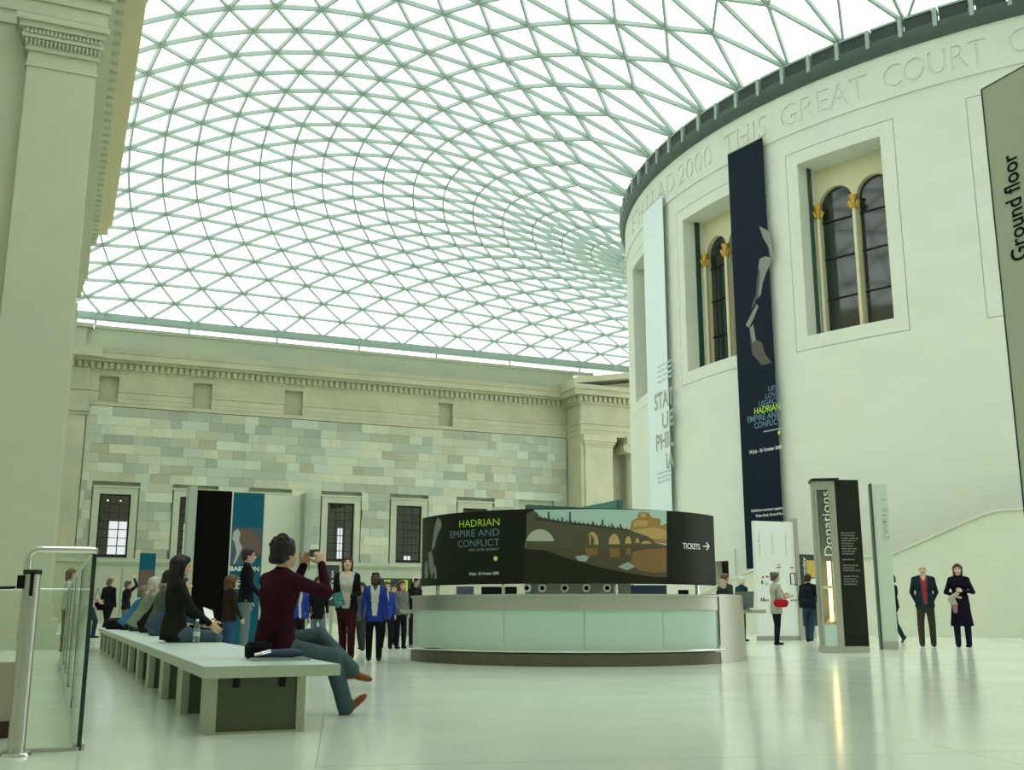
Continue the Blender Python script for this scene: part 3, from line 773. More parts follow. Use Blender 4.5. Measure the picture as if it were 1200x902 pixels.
    # ring edge and pane across the long axis
    for su in (1, -1):
        a_, b_ = [pid.get((round(U[ri[0]]*su, 3) + 0.0, round(V[ri[0]]*sv, 3) + 0.0)) for sv in (1, -1)]
        if a_ is not None and b_ is not None:
            ED.add(tuple(sorted((a_, b_))))
            for c_ in range(len(P)):
                if tuple(sorted((a_, c_))) in ED and tuple(sorted((b_, c_))) in ED: TR.add(tuple(sorted((a_, b_, c_))))
    P = np.array(P); Z = roof_z(P[:, 0], P[:, 1]); Z[np.hypot(P[:, 0], P[:, 1]) < 22.3] = 21.86
    return np.stack([P[:, 0] + DC[0], P[:, 1] + DC[1], Z], 1), sorted(ED), sorted(TR)
RP, RE, RTRI = roof_grid()
ceiling = empty('ceiling', (DC[0], DC[1], 0)); struct(ceiling, 'glazed roof of triangular panes in a pale green steel grid')
def roof_normal(p):
    u, v = p[0] - DC[0], p[1] - DC[1]; e_ = .3
    gx = (roof_z(u + e_, v) - roof_z(u - e_, v))/(2*e_); gy = (roof_z(u, v + e_) - roof_z(u, v - e_))/(2*e_)
    nn = np.array([-gx, -gy, 1.0]); return nn/np.linalg.norm(nn)
O3 = np.array([DC[0], DC[1], 0])
def px_len(pts):
    q = [proj(p) for p in pts]; c = np.mean([[a, b] for a, b, _ in q], 0)
    if min(z_ for _, _, z_ in q) < 1 or not (90 < c[0] < 1200 and 0 < c[1] < 440): return 0
    if c[0] > 738 and c[1] > 250 - (c[0] - 738)*.55: return 0
    return max(math.hypot(q[i][0] - q[i-1][0], q[i][1] - q[i-1][1]) for i in range(len(q)))
bars = sorted(RE, key=lambda e_: -px_len([RP[e_[0]], RP[e_[1]]]))
rest = MB()
for k, (a_, b_) in enumerate(bars):
    p, q = RP[a_], RP[b_]; mid = (p + q)/2; up = roof_normal(mid)
    if k < 300:
        mb = MB().bar(p - mid, q - mid, .085, .20, up); mb.build('steel_bar', M_STEEL, ceiling, loc=tuple(mid - O3), fix=False)
    else: rest.bar(p - O3, q - O3, .085, .20, up)
stuff(rest.build('far_steel_bars', M_STEEL, ceiling, fix=False))
nd = MB()                                                          # node joints
for p in RP:
    if px_len([p, p + np.array([.01, 0, 0]), p + np.array([0, .3, 0])]) > 0:
        up = roof_normal(p) * .13; nd.tube([p - O3 - up*.8, p - O3 + up*.8], .095, 6)
stuff(nd.build('node_joints', M_STEEL, ceiling, fix=False))
tr_s = sorted(RTRI, key=lambda t: -px_len([RP[i] for i in t]))
rest = MB()
for k, t in enumerate(tr_s):
    c_ = RP[list(t)].mean(0); up = roof_normal(c_)*.11; pts = [c_ + (RP[i] - c_)*.985 for i in t]
    mb = MB() if k < 300 else rest; o_ = c_ if k < 300 else O3
    mb.add([p + up - o_ for p in pts] + [p + up*1.18 - o_ for p in pts], [(0, 1, 2), (5, 4, 3), (0, 3, 4, 1), (1, 4, 5, 2), (2, 5, 3, 0)])
    if k < 300: mb.build('pane', M_ROOFGLASS, ceiling, loc=tuple(c_ - O3), fix=False)
stuff(rest.build('far_panes', M_ROOFGLASS, ceiling, fix=False))
eb = MB()                                                          # edge beam round the court
x0, x1, y0, y1 = -4.65, 92.45, .21, 73.41
for p, q in (((x0, y1), (x1, y1)), ((x0, y0), (x0, y1)), ((x0, y0), (x1, y0)), ((x1, y0), (x1, y1))):
    eb.bar((p[0]-DC[0], p[1]-DC[1], 20.10), (q[0]-DC[0], q[1]-DC[1], 20.10), .34, .46); eb.bar((p[0]-DC[0], p[1]-DC[1], 19.84), (q[0]-DC[0], q[1]-DC[1], 19.84), .26, .08, mi=1)
eb.build('edge_beam', [M_STEEL, M_STEEL], ceiling)
for xx in (1.03, 7.05, 13.1, 19.1, 25.1, 31.1, 37.2):
    pm = MB(); pm.tube([(0, 0, 0), (0, 0, .42)], .07, 8); pm.build('edge_post', M_STEEL, ceiling, loc=(xx - DC[0], WALL_Y - .02 - DC[1], 19.45))
#@@OBJECTS
# ------------------------------------------------------------------ flat-print helpers
def clip_x(poly, x, keep_right):
    out = []
    for i in range(len(poly)):
        p, q = poly[i], poly[(i+1) % len(poly)]; ip = (p[0] >= x) == keep_right; iq = (q[0] >= x) == keep_right
        if ip: out.append(p)
        if ip != iq:
            t = (x - p[0]) / (q[0] - p[0]); out.append((x, p[1] + t*(q[1] - p[1])))
    return out
def print_poly(mb, poly, fmap, mi, step=5.0):
    x0 = min(p[0] for p in poly); x1 = max(p[0] for p in poly); n = max(1, int((x1 - x0)/step))
    for i in range(n):
        a = x0 + (x1 - x0)*i/n; b = x0 + (x1 - x0)*(i+1)/n
        q = clip_x(clip_x(poly, a, True) if i else poly, b, False) if i < n-1 else (clip_x(poly, a, True) if i else poly)
        if len(q) < 3: continue
        T = tessellate_polygon([[Vector((p[0], p[1], 0)) for p in q]])
        mb.add([fmap(*p) for p in q], [tuple(t) for t in T], mi)
def ell(cx, cy, rx, ry, n=16, a0=0, a1=2*PI): return [(cx + rx*math.cos(a0 + (a1-a0)*i/n), cy + ry*math.sin(a0 + (a1-a0)*i/n)) for i in range(n)]
def add_text(mb, body, p0, p1, fmap, mi=0, bold=0.0):
    """lettering whose baseline box runs from p0 (left, bottom) to p1 (right, top) in the surface's own two coordinates"""
    V, Fc = text_fit(body, p0[0], p1[0], p0[1], p1[1] - p0[1], bold)
    mb.add([fmap(x_, y_) for x_, y_ in V], Fc, mi)
def greek(mb, x0, x1, y0, h, fmap, mi=0, words=6):
    """a line of print too small to read: word-length strokes"""
    x_ = x0
    while x_ < x1:
        w_ = min(random.uniform(.5, 1.5) * abs(x1 - x0)/words, x1 - x_); mb.add([fmap(x_, y0), fmap(x_ + w_*.82, y0), fmap(x_ + w_*.82, y0 + h), fmap(x_, y0 + h)], [(0, 1, 2, 3)], mi); x_ += w_
M_PBLACK = mat('poster black', (.012, .016, .011), .4, spec=.12)
M_PGREEN = mat('lime print', (.42, .66, .06), .5)
M_PBLUE = mat('slate blue print', (.13, .22, .28), .5)
M_PWHITE = mat('white print', (.80, .82, .78), .5)
M_PGREY = mat('grey print', (.33, .36, .35), .5)
M_PPALE = mat('pale grey print', (.20, .21, .19), .5)

# ------------------------------------------------------------------ circular ticket desk
KC = (8.168, 16.426); KR = 2.776
desk = empty('ticket_desk', (KC[0], KC[1], 0)); tag(desk, 'round ticket desk with frosted green glass front and steel top band', 'desk')
def az_px(x, y, c, r):
    P = cyl_hit(x, y, c, r); return math.atan2(P[1] - c[1], P[0] - c[0])
aR = az_px(843, 740, KC, KR); aL = math.radians(-188) ; aE = math.radians(-10)
M_FROST = mat('frosted green glass', (.50, .66, .58), .35, spec=.5, coat=.4)
M_DESKBASE = mat('dark bronze plinth', (.14, .13, .09), .4, .5, noise=.2, nscale=15)
gl = MB()
gl.lathe([(KR - .08, .24), (KR, .24), (KR, .80), (KR - .08, .80)], n=64, a0=aL, a1=aR)
for k in range(5):
    a0 = aL + (aR - aL)*k/5; a1 = aL + (aR - aL)*(k+1)/5 - .002
    MB().lathe([(KR - .06, .22), (KR, .22), (KR, .80), (KR - .06, .80), (KR - .06, .22)], n=16, a0=a0, a1=a1).build('glass_panel', M_FROST, desk, smooth=True)
MB().lathe([(KR - .3, .79), (KR + .02, .79), (KR + .02, .985), (KR + .05, .99), (KR + .05, 1.02), (KR - .55, 1.02), (KR - .55, .97), (KR - .3, .97), (KR - .3, .79)], n=72, a0=aL, a1=aR).build('top_band', M_BRUSH, desk, smooth=True)
MB().lathe([(KR - .2, 0), (KR + .03, 0), (KR + .03, .17), (KR - .2, .17)], n=72, a0=aL, a1=aR).build('plinth', M_DESKBASE, desk, smooth=True)
rl = MB(); rl.tube([(math.cos(a)*(KR + .08), math.sin(a)*(KR + .08), .21) for a in np.linspace(aL, aR - .01, 60)], .022, 8); rl.build('foot_rail', M_CHROME, desk, smooth=True)
MB().lathe([(KR - .45, 0), (KR + .035, 0), (KR + .035, 1.03), (KR - .45, 1.03), (KR - .45, 0)], n=30, a0=aR - .012, a1=aE).build('steel_end_section', M_BRUSH, desk, smooth=True)
MB().lathe([(KR - .8, .74), (KR - .8, .70), (KR - .05, .70), (KR - .05, .74)], n=72, a0=aL, a1=aE).build('inner_counter', M_BRUSH, desk)
MB().lathe([(KR - .10, 0), (KR - .16, 0), (KR - .16, .97), (KR - .10, .97)], n=72, a0=aL, a1=aR).build('inner_wall', M_DESKBASE, desk)
for (xa, ya, xb) in ((876, 714, 890), (489, 716, 474)):
    P = over(xa, ya, np.array(atZ(xa, 770 if xa > 700 else 772))); 
    sgn = 1 if xb > xa else -1
    c0 = np.array([P[0] - KC[0], P[1] - KC[1], .78]); d_ = RT * sgn
    sh = MB(); p0 = c0 - d_*.35; p1 = c0 + d_*.24; sd = np.array([-d_[1], d_[0], 0])*.35
    sh.hexa([p0 - sd - (0,0,.04), p1 - sd - (0,0,.04), p1 + sd - (0,0,.04), p0 + sd - (0,0,.04), p0 - sd + (0,0,.02), p1 - sd + (0,0,.02), p1 + sd + (0,0,.02), p0 + sd + (0,0,.02)]); sh.build('side_shelf', M_BRUSH, desk)
# curved light panel above the desk
BC = (8.092, 16.4635); BR = 2.6; BZ0, BZ1 = 1.172, 2.275
banner = empty('desk_banner', (BC[0], BC[1], 0)); tag(banner, 'curved dark exhibition banner above the desk with bridge picture and ticket arrow', 'banner')
b0, b1 = math.radians(-184.5), math.radians(-52.5)
MB().lathe([(BR - .06, BZ0), (BR, BZ0), (BR, BZ1), (BR - .06, BZ1), (BR - .06, BZ0)], n=110, a0=b0, a1=b1).build('board', M_PBLACK, banner, smooth=True)
for a in np.radians([-175, -140, -100, -62]):
    pm = MB(); p = np.array([math.cos(a)*(BR - .14), math.sin(a)*(BR - .14), .95]); pm.tube([p, p + (0, 0, .6)], .03, 8); pm.build('support', M_CHROME, banner)
def pmap(off):
    def f(x, y):
        P = cyl_hit(x, y, BC, BR); d_ = np.array([P[0] - BC[0], P[1] - BC[1]]); d_ /= np.linalg.norm(d_)
        return (d_[0]*(BR + off), d_[1]*(BR + off), P[2])
    return f
pc = [M_PBLACK] + [mat('print ' + n, c, .45, spec=.12) for n, c in (('sky', (.42, .60, .56)), ('bridge', (.10, .095, .065)), ('arch glow', (.52, .36, .16)), ('arch pale', (.46, .48, .40)), ('castle', (.34, .21, .075)), ('castle light', (.50, .34, .14)), ('water', (.095, .085, .055)), ('reflection', (.24, .14, .06)), ('bank', (.022, .024, .014)), ('pale patch', (.36, .42, .40)), ('parapet', (.05, .05, .04)), ('sky low', (.52, .62, .52)))]
art = MB()
Q = lambda poly, k, off, st=5.0: print_poly(art, poly, pmap(off), k, st)
Q([(626, 597), (700, 596.4), (781, 598), (781, 640), (626, 640)], 1, .003)
Q([(626, 608), (700, 616), (781, 612), (781, 640), (626, 640)], 12, .0042)
Q([(614, 640), (781, 640), (781, 676), (614, 676)], 7, .004)
Q([(738, 621), (740, 611), (744, 608), (747, 607), (748, 601), (754, 599.5), (761, 601), (763, 606), (774, 608), (774, 616), (781, 613), (781, 637), (738, 632)], 5, .0055, 4)
Q([(738, 622), (746, 620), (764, 618), (781, 621), (781, 632), (738, 629)], 6, .0065, 4)
Q([(742, 611), (748, 609), (760, 610), (758, 616), (742, 617)], 6, .0065, 4); Q([(750, 601.5), (757, 601), (757, 606), (750, 606)], 6, .0065, 4)
Q([(617, 602), (624, 598), (629, 600), (633, 606), (660, 611), (700, 616), (738, 621), (760, 629), (768, 636), (781, 639), (781, 641), (617, 643)], 2, .0075, 4)
Q(ell(633, 640, 17.5, 20, 16, PI, 2*PI) + [(650.5, 640)], 4, .009, 4); Q([(616, 634), (650, 634), (651, 641), (616, 641)], 2, .0098, 4)
for cx, cy, rx, ry, k in ((685, 638, 12, 16, 2), (694, 638, 7.5, 15, 3), (719.5, 637.5, 6.5, 12, 3), (736, 637, 3.6, 9, 3), (746.5, 636, 2.2, 6, 3), (757, 637, 6, 3.5, 6)): Q(ell(cx, cy, rx, ry, 12, PI, 2*PI) + [(cx + rx, cy)], k, .009, 4)
Q(ell(682, 640, 9, 16, 12, PI, 2*PI) + [(691, 640)], 7, .0094, 4)
Q([(626, 606.5), (660, 611), (700, 615.5), (738, 620.6), (738, 622), (700, 617.5), (660, 613), (626, 608.6)], 11, .010, 4)
for x_, y_, hh in ((668, 612, 12), (659, 611, 5), (706, 616, 7.5), (643, 608, 8), (695, 615, 4), (717, 617.5, 4), (727, 619, 5)): Q([(x_ - .9, y_), (x_ - .9, y_ - hh), (x_ + .9, y_ - hh), (x_ + .9, y_)], 11, .0105)
for x_ in range(628, 736, 5): Q([(x_, 606.5 + (x_ - 626)*.126 - 2), (x_ + 1.6, 606.6 + (x_ - 626)*.126 - 2), (x_ + 1.6, 608 + (x_ - 626)*.126), (x_, 608 + (x_ - 626)*.126)], 11, .0105)
for poly in ([(685, 641), (701, 641), (700, 650), (688, 652)], [(714, 642), (726, 642), (726, 652), (715, 653)], [(733, 642), (739, 642), (739, 650), (734, 650)], [(742, 646), (760, 643), (781, 642), (781, 670), (765, 671), (748, 668), (738, 660)]): Q(poly, 8, .0055, 4)
Q([(674, 652), (684, 650), (690, 652), (687, 658), (678, 657)], 10, .0065, 4); Q([(724, 664), (736, 658), (744, 664), (734, 668)], 10, .0065, 4)
Q([(614, 643), (640, 645), (665, 654), (700, 664), (740, 672), (781, 678), (781, 683.5), (614, 683.5)], 9, .0095, 4)
art.build('bridge_picture', pc, banner)
fig = MB()                                                        # pale lit streaks of a sculpture
for poly in ([(513, 606), (517, 610), (518, 616), (515, 622), (512, 630), (510, 640), (507, 645), (506, 640), (508, 630), (509, 620), (511, 612)], [(502, 648), (506, 645), (508, 655), (509, 668), (506, 678), (503, 664)], [(498, 660), (501, 656), (502, 676), (498, 678)], [(509, 660), (512, 668), (512, 678), (509, 678)]):
    print_poly(fig, poly, pmap(.004), 0, 4)
fig.build('sculpture_picture', M_PPALE, banner)
def zof(x, y): P = cyl_hit(x, y, BC, BR); return P[2]
def aof(x, y): P = cyl_hit(x, y, BC, BR); return math.atan2(P[1] - BC[1], P[0] - BC[0])
def amap(off): return lambda a, z_: (math.cos(a)*(BR + off), math.sin(a)*(BR + off), z_)
def btext(body, xa, xb, yb, yt, m, bold=0.0, name='lettering'):
    xm = (xa + xb)/2; a0, a1 = aof(xa, yb), aof(xb, yb)
    if a1 < a0: a1 += 2*PI
    V, Fc = text_fit(body, a0, a1, zof(xm, yb), zof(xm, yt) - zof(xm, yb), bold); build_words(V, Fc, amap(.006), name, m, banner, .28*(zof(xm, yt) - zof(xm, yb))/BR)
btext('HADRIAN', 538.5, 585.5, 616.5, 607.8, M_PGREEN, .0); btext('EMPIRE AND', 528, 585.5, 628.5, 620, M_PBLUE, .0); btext('CONFLICT', 537, 585.5, 640, 631.5, M_PBLUE, .0)
btext('LIFE, LOVE, LEGACY', 550, 585, 645, 642.2, M_PGREY, 0); btext('24 July - 26 October 2008', 550, 584.5, 673.3, 670, M_PWHITE, .01)
btext('TICKETS', 800, 820, 643, 636.3, M_PWHITE, .02)
ar = MB()
for poly in ([(823.5, 639.2), (829.5, 639.2), (829.5, 640.6), (823.5, 640.6)], [(826.8, 635.5), (828, 635), (831.4, 639.9), (828, 644.8), (826.8, 644.2), (829.6, 639.9)]): print_poly(ar, poly, pmap(.006), 0, 20)
ar.build('arrow', M_PWHITE, banner)
lg = MB()
for i in range(10):
    a = 2*PI*i/10; print_poly(lg, ell(581 + 1.5*math.cos(a), 654.3 + 1.7*math.sin(a), 1.1, 1.3, 8), pmap(.005), 0, 9)
print_poly(lg, ell(581, 654.3, 1.2, 1.4, 10), pmap(.007), 1, 9); lg.build('sunburst_emblem', [M_PGREEN, M_PWHITE], banner)
# things behind the desk, between counter and banner
sp = empty('speaker_panel', (KC[0], KC[1], 0)); tag(sp, 'grey curved panel with round downlights under the banner inside the desk', 'panel')
s0, s1 = aof(612, 690), aof(740, 690)
M_GREY = mat('grey laminate', (.36, .38, .33), .5)
MB().lathe([(2.30, .74), (2.36, .74), (2.36, 1.20), (2.30, 1.20), (2.30, .74)], n=30, a0=s0, a1=s1).build('panel_face', M_GREY, sp, smooth=True)
for x_ in (618, 636, 662, 687, 711):
    P = cyl_hit(x_, 688.8, KC, 2.36); d_ = np.array([P[0] - KC[0], P[1] - KC[1], 0]); d_ /= np.linalg.norm(d_); q = np.array([P[0] - KC[0], P[1] - KC[1], P[2]])
    lm = MB(); lm.tube([q, q + d_*.025], .062, 16); lr = lm.build('downlight_ring', M_CHROME, sp, smooth=True)
    lm = MB(); lm.tube([q, q + d_*.035], .034, 14); lm.build('downlight_eye', M_BLACK, lr)
def desk_thing(name, label, cat, px, w, d, h, m, z0=.745, r=2.1, group=None):
    P = cyl_hit(px, 700, KC, r); o = MB(); o.box((-w/2, -d/2, 0), (w/2, d/2, h*.12)); o.box((-w*.1, -d*.1, 0), (w*.1, d*.1, h*.4)); o.box((-w/2, -d*.2, h*.3), (w/2, d*.15, h))
    ob = o.build(name, m, loc=(P[0], P[1], z0), ); ob.rotation_euler = (0, 0, -YAW); return tag(ob, label, cat, group)
desk_thing('till_screen', 'blue screened till behind the steel counter', 'till', 760, .55, .3, .42, mat('blue screen casing', (.08, .14, .28), .4))
desk_thing('till_screen', 'purple backed screen behind the desk near the sculpture picture', 'till', 545, .28, .2, .42, mat('violet casing', (.25, .20, .38), .4))
desk_thing('till_screen', 'dark till screen behind the desk under the exhibition title', 'till', 585, .55, .3, .40, M_DARKMETAL)
desk_thing('card_reader', 'small dark card reader standing on the counter below the tickets arrow', 'card reader', 801, .16, .12, .36, M_DARKMETAL)
P = atZ(868, 740); mo = MB(); mo.box((-.16, -.012, .03), (.16, .012, .30)); mo.box((-.03, 0, 0), (.03, .08, .05)); mo.box((-.10, -.03, -.01), (.10, .12, .01))
Pm = cyl_hit(871, 700, KC, KR - .02); mm = mo.build('counter_screen', mat('grey screen', (.12, .15, .14), .35), loc=(Pm[0], Pm[1], .80)); mm.rotation_euler = (math.radians(-14), 0, -YAW - .5); tag(mm, 'grey tilted screen on the side shelf at the steel end of the desk', 'screen')

# ------------------------------------------------------------------ banners on the drum
def drum_banner(name, label, ac, half, z0, z1, m, r=DR + .22):
    o = empty(name, dpt(ac, r, z0)); tag(o, label, 'banner')
    ca, sa = math.cos(math.radians(ac)), math.sin(math.radians(ac)); n_ = np.array([ca, sa, 0]); t_ = np.array([sa, -ca, 0]) * 1.0
    # t_ points to the picture's right when seen from outside: anticlockwise seen from above
    t_ = np.array([-sa, ca, 0])
    P0 = np.array(dpt(ac, r, z0))
    def L(s_, z_, d=0.0): return tuple(t_*s_ + n_*d + np.array([0, 0, z_ - z0]))
    b = MB(); b.hexa([L(-half, z0, -.01), L(half, z0, -.01), L(half, z0, .01), L(-half, z0, .01), L(-half, z1, -.01), L(half, z1, -.01), L(half, z1, .01), L(-half, z1, .01)]); b.build('cloth', m, o)
    for zz in (z0 + .02, z1 - .02):
        q = MB(); q.tube([L(-half - .02, zz, 0), L(half + .02, zz, 0)], .03, 8); q.build('rod', M_BRUSH, o)
    for s_ in (-half*.8, half*.8):
        for zq in (z1 - .1, z0 + .1): q = MB(); q.tube([L(s_, zq, -.3), L(s_, zq, 0)], .02, 6); q.build('bracket', M_BRUSH, o)
    def px2(x, y):
        P = plane_hit(x, y, P0, n_); return ((P - P0) @ t_, P[2])
    return o, L, px2
M_NAVY = mat('navy banner cloth', (.006, .012, .024), .6, spec=.12)
M_PALEB = mat('pale blue banner cloth', (.72, .82, .84), .6)
bb, L, px2 = drum_banner('hanging_banner', 'long navy exhibition banner with a lit profile hanging on the drum', -170.1, .97, 2.3, 19.32, M_NAVY)
def wall_text(o, L, px2, body, pa, pb, hpx, m, bold=.0, name='lettering'):
    a = px2(*pa); b = px2(*pb); xm, ym = (pa[0] + pb[0])/2, (pa[1] + pb[1])/2
    h_ = px2(xm, ym - hpx)[1] - px2(xm, ym)[1]
    z_ = (a[1] + b[1])/2; V, Fc = text_fit(body, a[0], b[0], z_, h_, bold); build_words(V, Fc, lambda u, v: L(u, v, .016), name, m, o, .28*h_)
M_PBLUE2 = mat('steel blue print', (.10, .20, .30), .5)
for body, pa, pb, hp, m in (('LIFE', (901, 458.5), (912, 456), 6.2, M_PBLUE2), ('LOVE', (897.5, 466.5), (913, 464), 6.2, M_PBLUE2), ('LEGACY', (890, 476), (913.5, 471), 6.5, M_PBLUE2), ('HADRIAN', (884.5, 485), (914.5, 480), 8, M_PGREEN), ('EMPIRE AND', (876.5, 495), (915, 488), 7.5, M_PBLUE2), ('CONFLICT', (884.5, 502), (915.5, 496.5), 7.5, M_PBLUE2), ('24 July - 26 October 2008', (878.5, 531.5), (916, 525.5), 4.0, M_PWHITE), ('Exhibition entrance opposite', (881, 600), (919.5, 596), 3.2, M_PWHITE), ('Ticket Desk, Ground floor', (886, 606), (919.5, 602.5), 3.2, M_PWHITE)):
    wall_text(bb, L, px2, body, pa, pb, hp, m, .012)
q = MB(); a = px2(895, 506.5); b = px2(915, 503); q.hexa([L(a[0], a[1], .011), L(b[0], a[1], .011), L(b[0], a[1], .015), L(a[0], a[1], .015), L(a[0], a[1] + .05, .011), L(b[0], a[1] + .05, .011), L(b[0], a[1] + .05, .015), L(a[0], a[1] + .05, .015)]); q.build('rule_line', M_PGREY, bb)
q = MB(); a = px2(913, 507); q.prism([(a[0] + .06*math.cos(2*PI*i/12), a[1] + .07*math.sin(2*PI*i/12)) for i in range(12)], lambda u, v: L(u, v, .011), lambda u, v: L(u, v, .016)); q.build('sunburst_emblem', M_PGREEN, bb)
fg = MB()
for poly in ([(890, 265), (896, 268), (902, 272), (904, 280), (905, 290), (907, 299), (905, 305), (903, 298), (900, 288), (895, 280)], [(891, 303), (898, 300), (904, 303), (902, 312), (898, 320), (894, 332), (892, 345), (888, 350), (890, 335), (891, 320), (889, 312)], [(882, 365), (887, 356), (889, 359), (884, 372), (878, 384), (874, 381)], [(879, 384), (883, 380), (886, 398), (882, 402)]):
    T = tessellate_polygon([[Vector((p[0], p[1], 0)) for p in poly]]); fg.add([L(*px2(*p), .014) for p in poly], [tuple(t) for t in T])
fg.build('profile_picture', mat('lit sculpture print', (.25, .26, .235), .5, spec=.1), bb)
fg = MB()
for poly in ([(878, 384), (886, 398), (893, 401), (897, 415), (905, 425), (893, 428), (882, 415)], [(890, 303), (893, 303), (890, 340), (884, 358), (880, 362), (886, 345)]):
    T = tessellate_polygon([[Vector((p[0], p[1], 0)) for p in poly]]); fg.add([L(*px2(*p), .0125) for p in poly], [tuple(t) for t in T])
fg.build('profile_shade_picture', mat('dim sculpture print', (.075, .065, .055), .5), bb)
wbn, L, px2 = drum_banner('hanging_banner', 'long pale blue banner with large grey letters hanging on the drum', 171.4, 1.2, 4.6, 19.45, M_PALEB)
for body, pa, pb, hp in (('STAT', (767.5, 480), (789.5, 473), 20), ('UE', (776.5, 502), (790, 497), 19), ('PHIL', (769.5, 527), (790, 522), 19), ('IA', (781.5, 549), (790.5, 545), 18)): wall_text(wbn, L, px2, body, pa, pb, hp, M_PGREY, .03)
sm = MB()
for y_ in (432, 438, 444, 450, 557, 562, 567):
    a = px2(771, y_); b = px2(788, y_ - 4); greek(sm, a[0], b[0], a[1], .10, lambda u, v: L(u, v, .014), 0, 4)
stuff(sm.build('small_print', mat('faint blue print', (.45, .55, .58), .5), wbn))
# doorway low on the drum
ad = DOOR_A; dr_ = empty('door_1', dpt(ad, DR, 0)); struct(dr_, 'plain dark doorway with stone frame in the drum')
dr_.rotation_euler = (0, 0, math.radians(ad)); 
dd = MB(); dd.holed([(-.95, 0), (.95, 0), (.95, 3.15), (-.95, 3.15)], [[(-.55, .02), (.55, .02), (.55, 2.72), (-.55, 2.72)]], lambda a_, b_: (.05, a_, b_), lambda a_, b_: (-.05, a_, b_)); dd.build('door_frame', M_DRUM, dr_)

# ------------------------------------------------------------------ free-standing signs right of the desk
def frame_of(Pa, Pb):
    Pa = np.array([Pa[0], Pa[1], 0]); Pb = np.array([Pb[0], Pb[1], 0]); t_ = Pb - Pa; w = np.linalg.norm(t_); t_ /= w; n_ = np.array([t_[1], -t_[0], 0])   # n_ looks at the viewer
    return Pa, t_, n_, w
def hex_l(mb, L, s0, s1, z0, z1, d0, d1, mi=0): return mb.hexa([L(s0, z0, d0), L(s1, z0, d0), L(s1, z0, d1), L(s0, z0, d1), L(s0, z1, d0), L(s1, z1, d0), L(s1, z1, d1), L(s0, z1, d1)], mi)
def make_frame(Pa, Pb):
    Pa, t_, n_, w = frame_of(Pa, Pb)
    return Pa, w, (lambda s_, z_, d=0.0: tuple(t_*s_ + n_*d + np.array([0, 0, z_]))), (lambda x, y: (((plane_hit(x, y, Pa, n_) - Pa) @ t_), plane_hit(x, y, Pa, n_)[2]))
# map board
Pa, w, L, p2 = make_frame(atZ(890, 750.5), atZ(937, 750))
mp = empty('map_board', tuple(Pa)); tag(mp, 'tall white floor plan board with grey edge beside the drum', 'sign')
hex_l(MB(), L, 0, w, .12, 3.2, -.12, 0).build('board', M_WHITE, mp)
hex_l(MB(), L, w, w + .10, 0, 3.3, -.16, .06).build('edge_post', M_BRUSH, mp); hex_l(MB(), L, 0, w, 0, .12, -.14, .02).build('base', M_BRUSH, mp)
mk = MB(); f_ = lambda u, v: L(u, v, .004)
for x_ in (891, 906.5, 922):
    a = p2(x_, 650); 
    V, Fc = text_fit('Upper floors' if x_ < 900 else ('Ground floor' if x_ < 915 else 'Lower floor'), 0, .62, 0, .05)
    mk.add([f_(a[0] - v_, a[1] + u_) for u_, v_ in V], Fc, 2)
def mark(x0, y0, x1, y1, k):
    a = p2(x0, y1); b = p2(x1, y0); mk.add([f_(a[0], a[1]), f_(b[0], a[1]), f_(b[0], b[1]), f_(a[0], b[1])], [(0, 1, 2, 3)], k)
for q_ in ((910, 664, 915, 665.5, 1), (911.5, 661, 914, 662.5, 1), (926, 664, 930, 665.5, 1), (893, 675, 895, 677, 0), (897, 674.5, 901, 676.5, 1), (892, 680, 894, 684, 0), (926, 671, 932, 672, 0), (926, 672, 926.8, 685, 0), (931.4, 672, 932, 684, 0), (926, 684, 929, 685, 0), (931, 684, 934, 686, 0), (896.5, 682, 900, 686, 3), (911, 668, 913, 671, 3)): mark(*q_)
for x_ in (891.5, 894, 896, 899, 926.5, 929, 932, 935, 938): mark(x_, 700 + (x_ % 3), x_ + 1.4, 704.5, 0)
stuff(mk.build('plan_print', [mat('black print', (.05, .06, .05), .6), mat('red print', (.45, .10, .08), .6), M_PGREY, mat('pale print', (.55, .58, .52), .6)], mp))
# what's on board
Y2 = 25.6; Pa, w, L, p2 = make_frame(atY(940.5, 740, Y2), atY(959, 740, Y2 + .1))
wo = empty('events_board', (Pa[0], Pa[1], 0)); tag(wo, 'dark board reading what\'s on today with a yellow square', 'sign')
hex_l(MB(), L, 0, w, .35, 2.42, -.1, 0).build('board', mat('dark green board', (.02, .035, .025), .5), wo); hex_l(MB(), L, w*.1, w*.9, 0, .36, -.08, -.02).build('foot', M_BRUSH, wo)
V, Fc = text_fit("What's on today", 0, 1.62, 0, .13, .01); build_words(V, Fc, lambda u_, v_: L(w*.42 - v_, .72 + u_, .004), 'lettering', M_PWHITE, wo, .035)
hex_l(MB(), L, w*.48, w, 1.75, 2.25, 0, .006).build('yellow_square', mat('ochre print', (.62, .42, .10), .6), wo); hex_l(MB(), L, w*.5, w, 1.35, 1.72, 0, .006).build('pale_square', M_WHITE, wo)
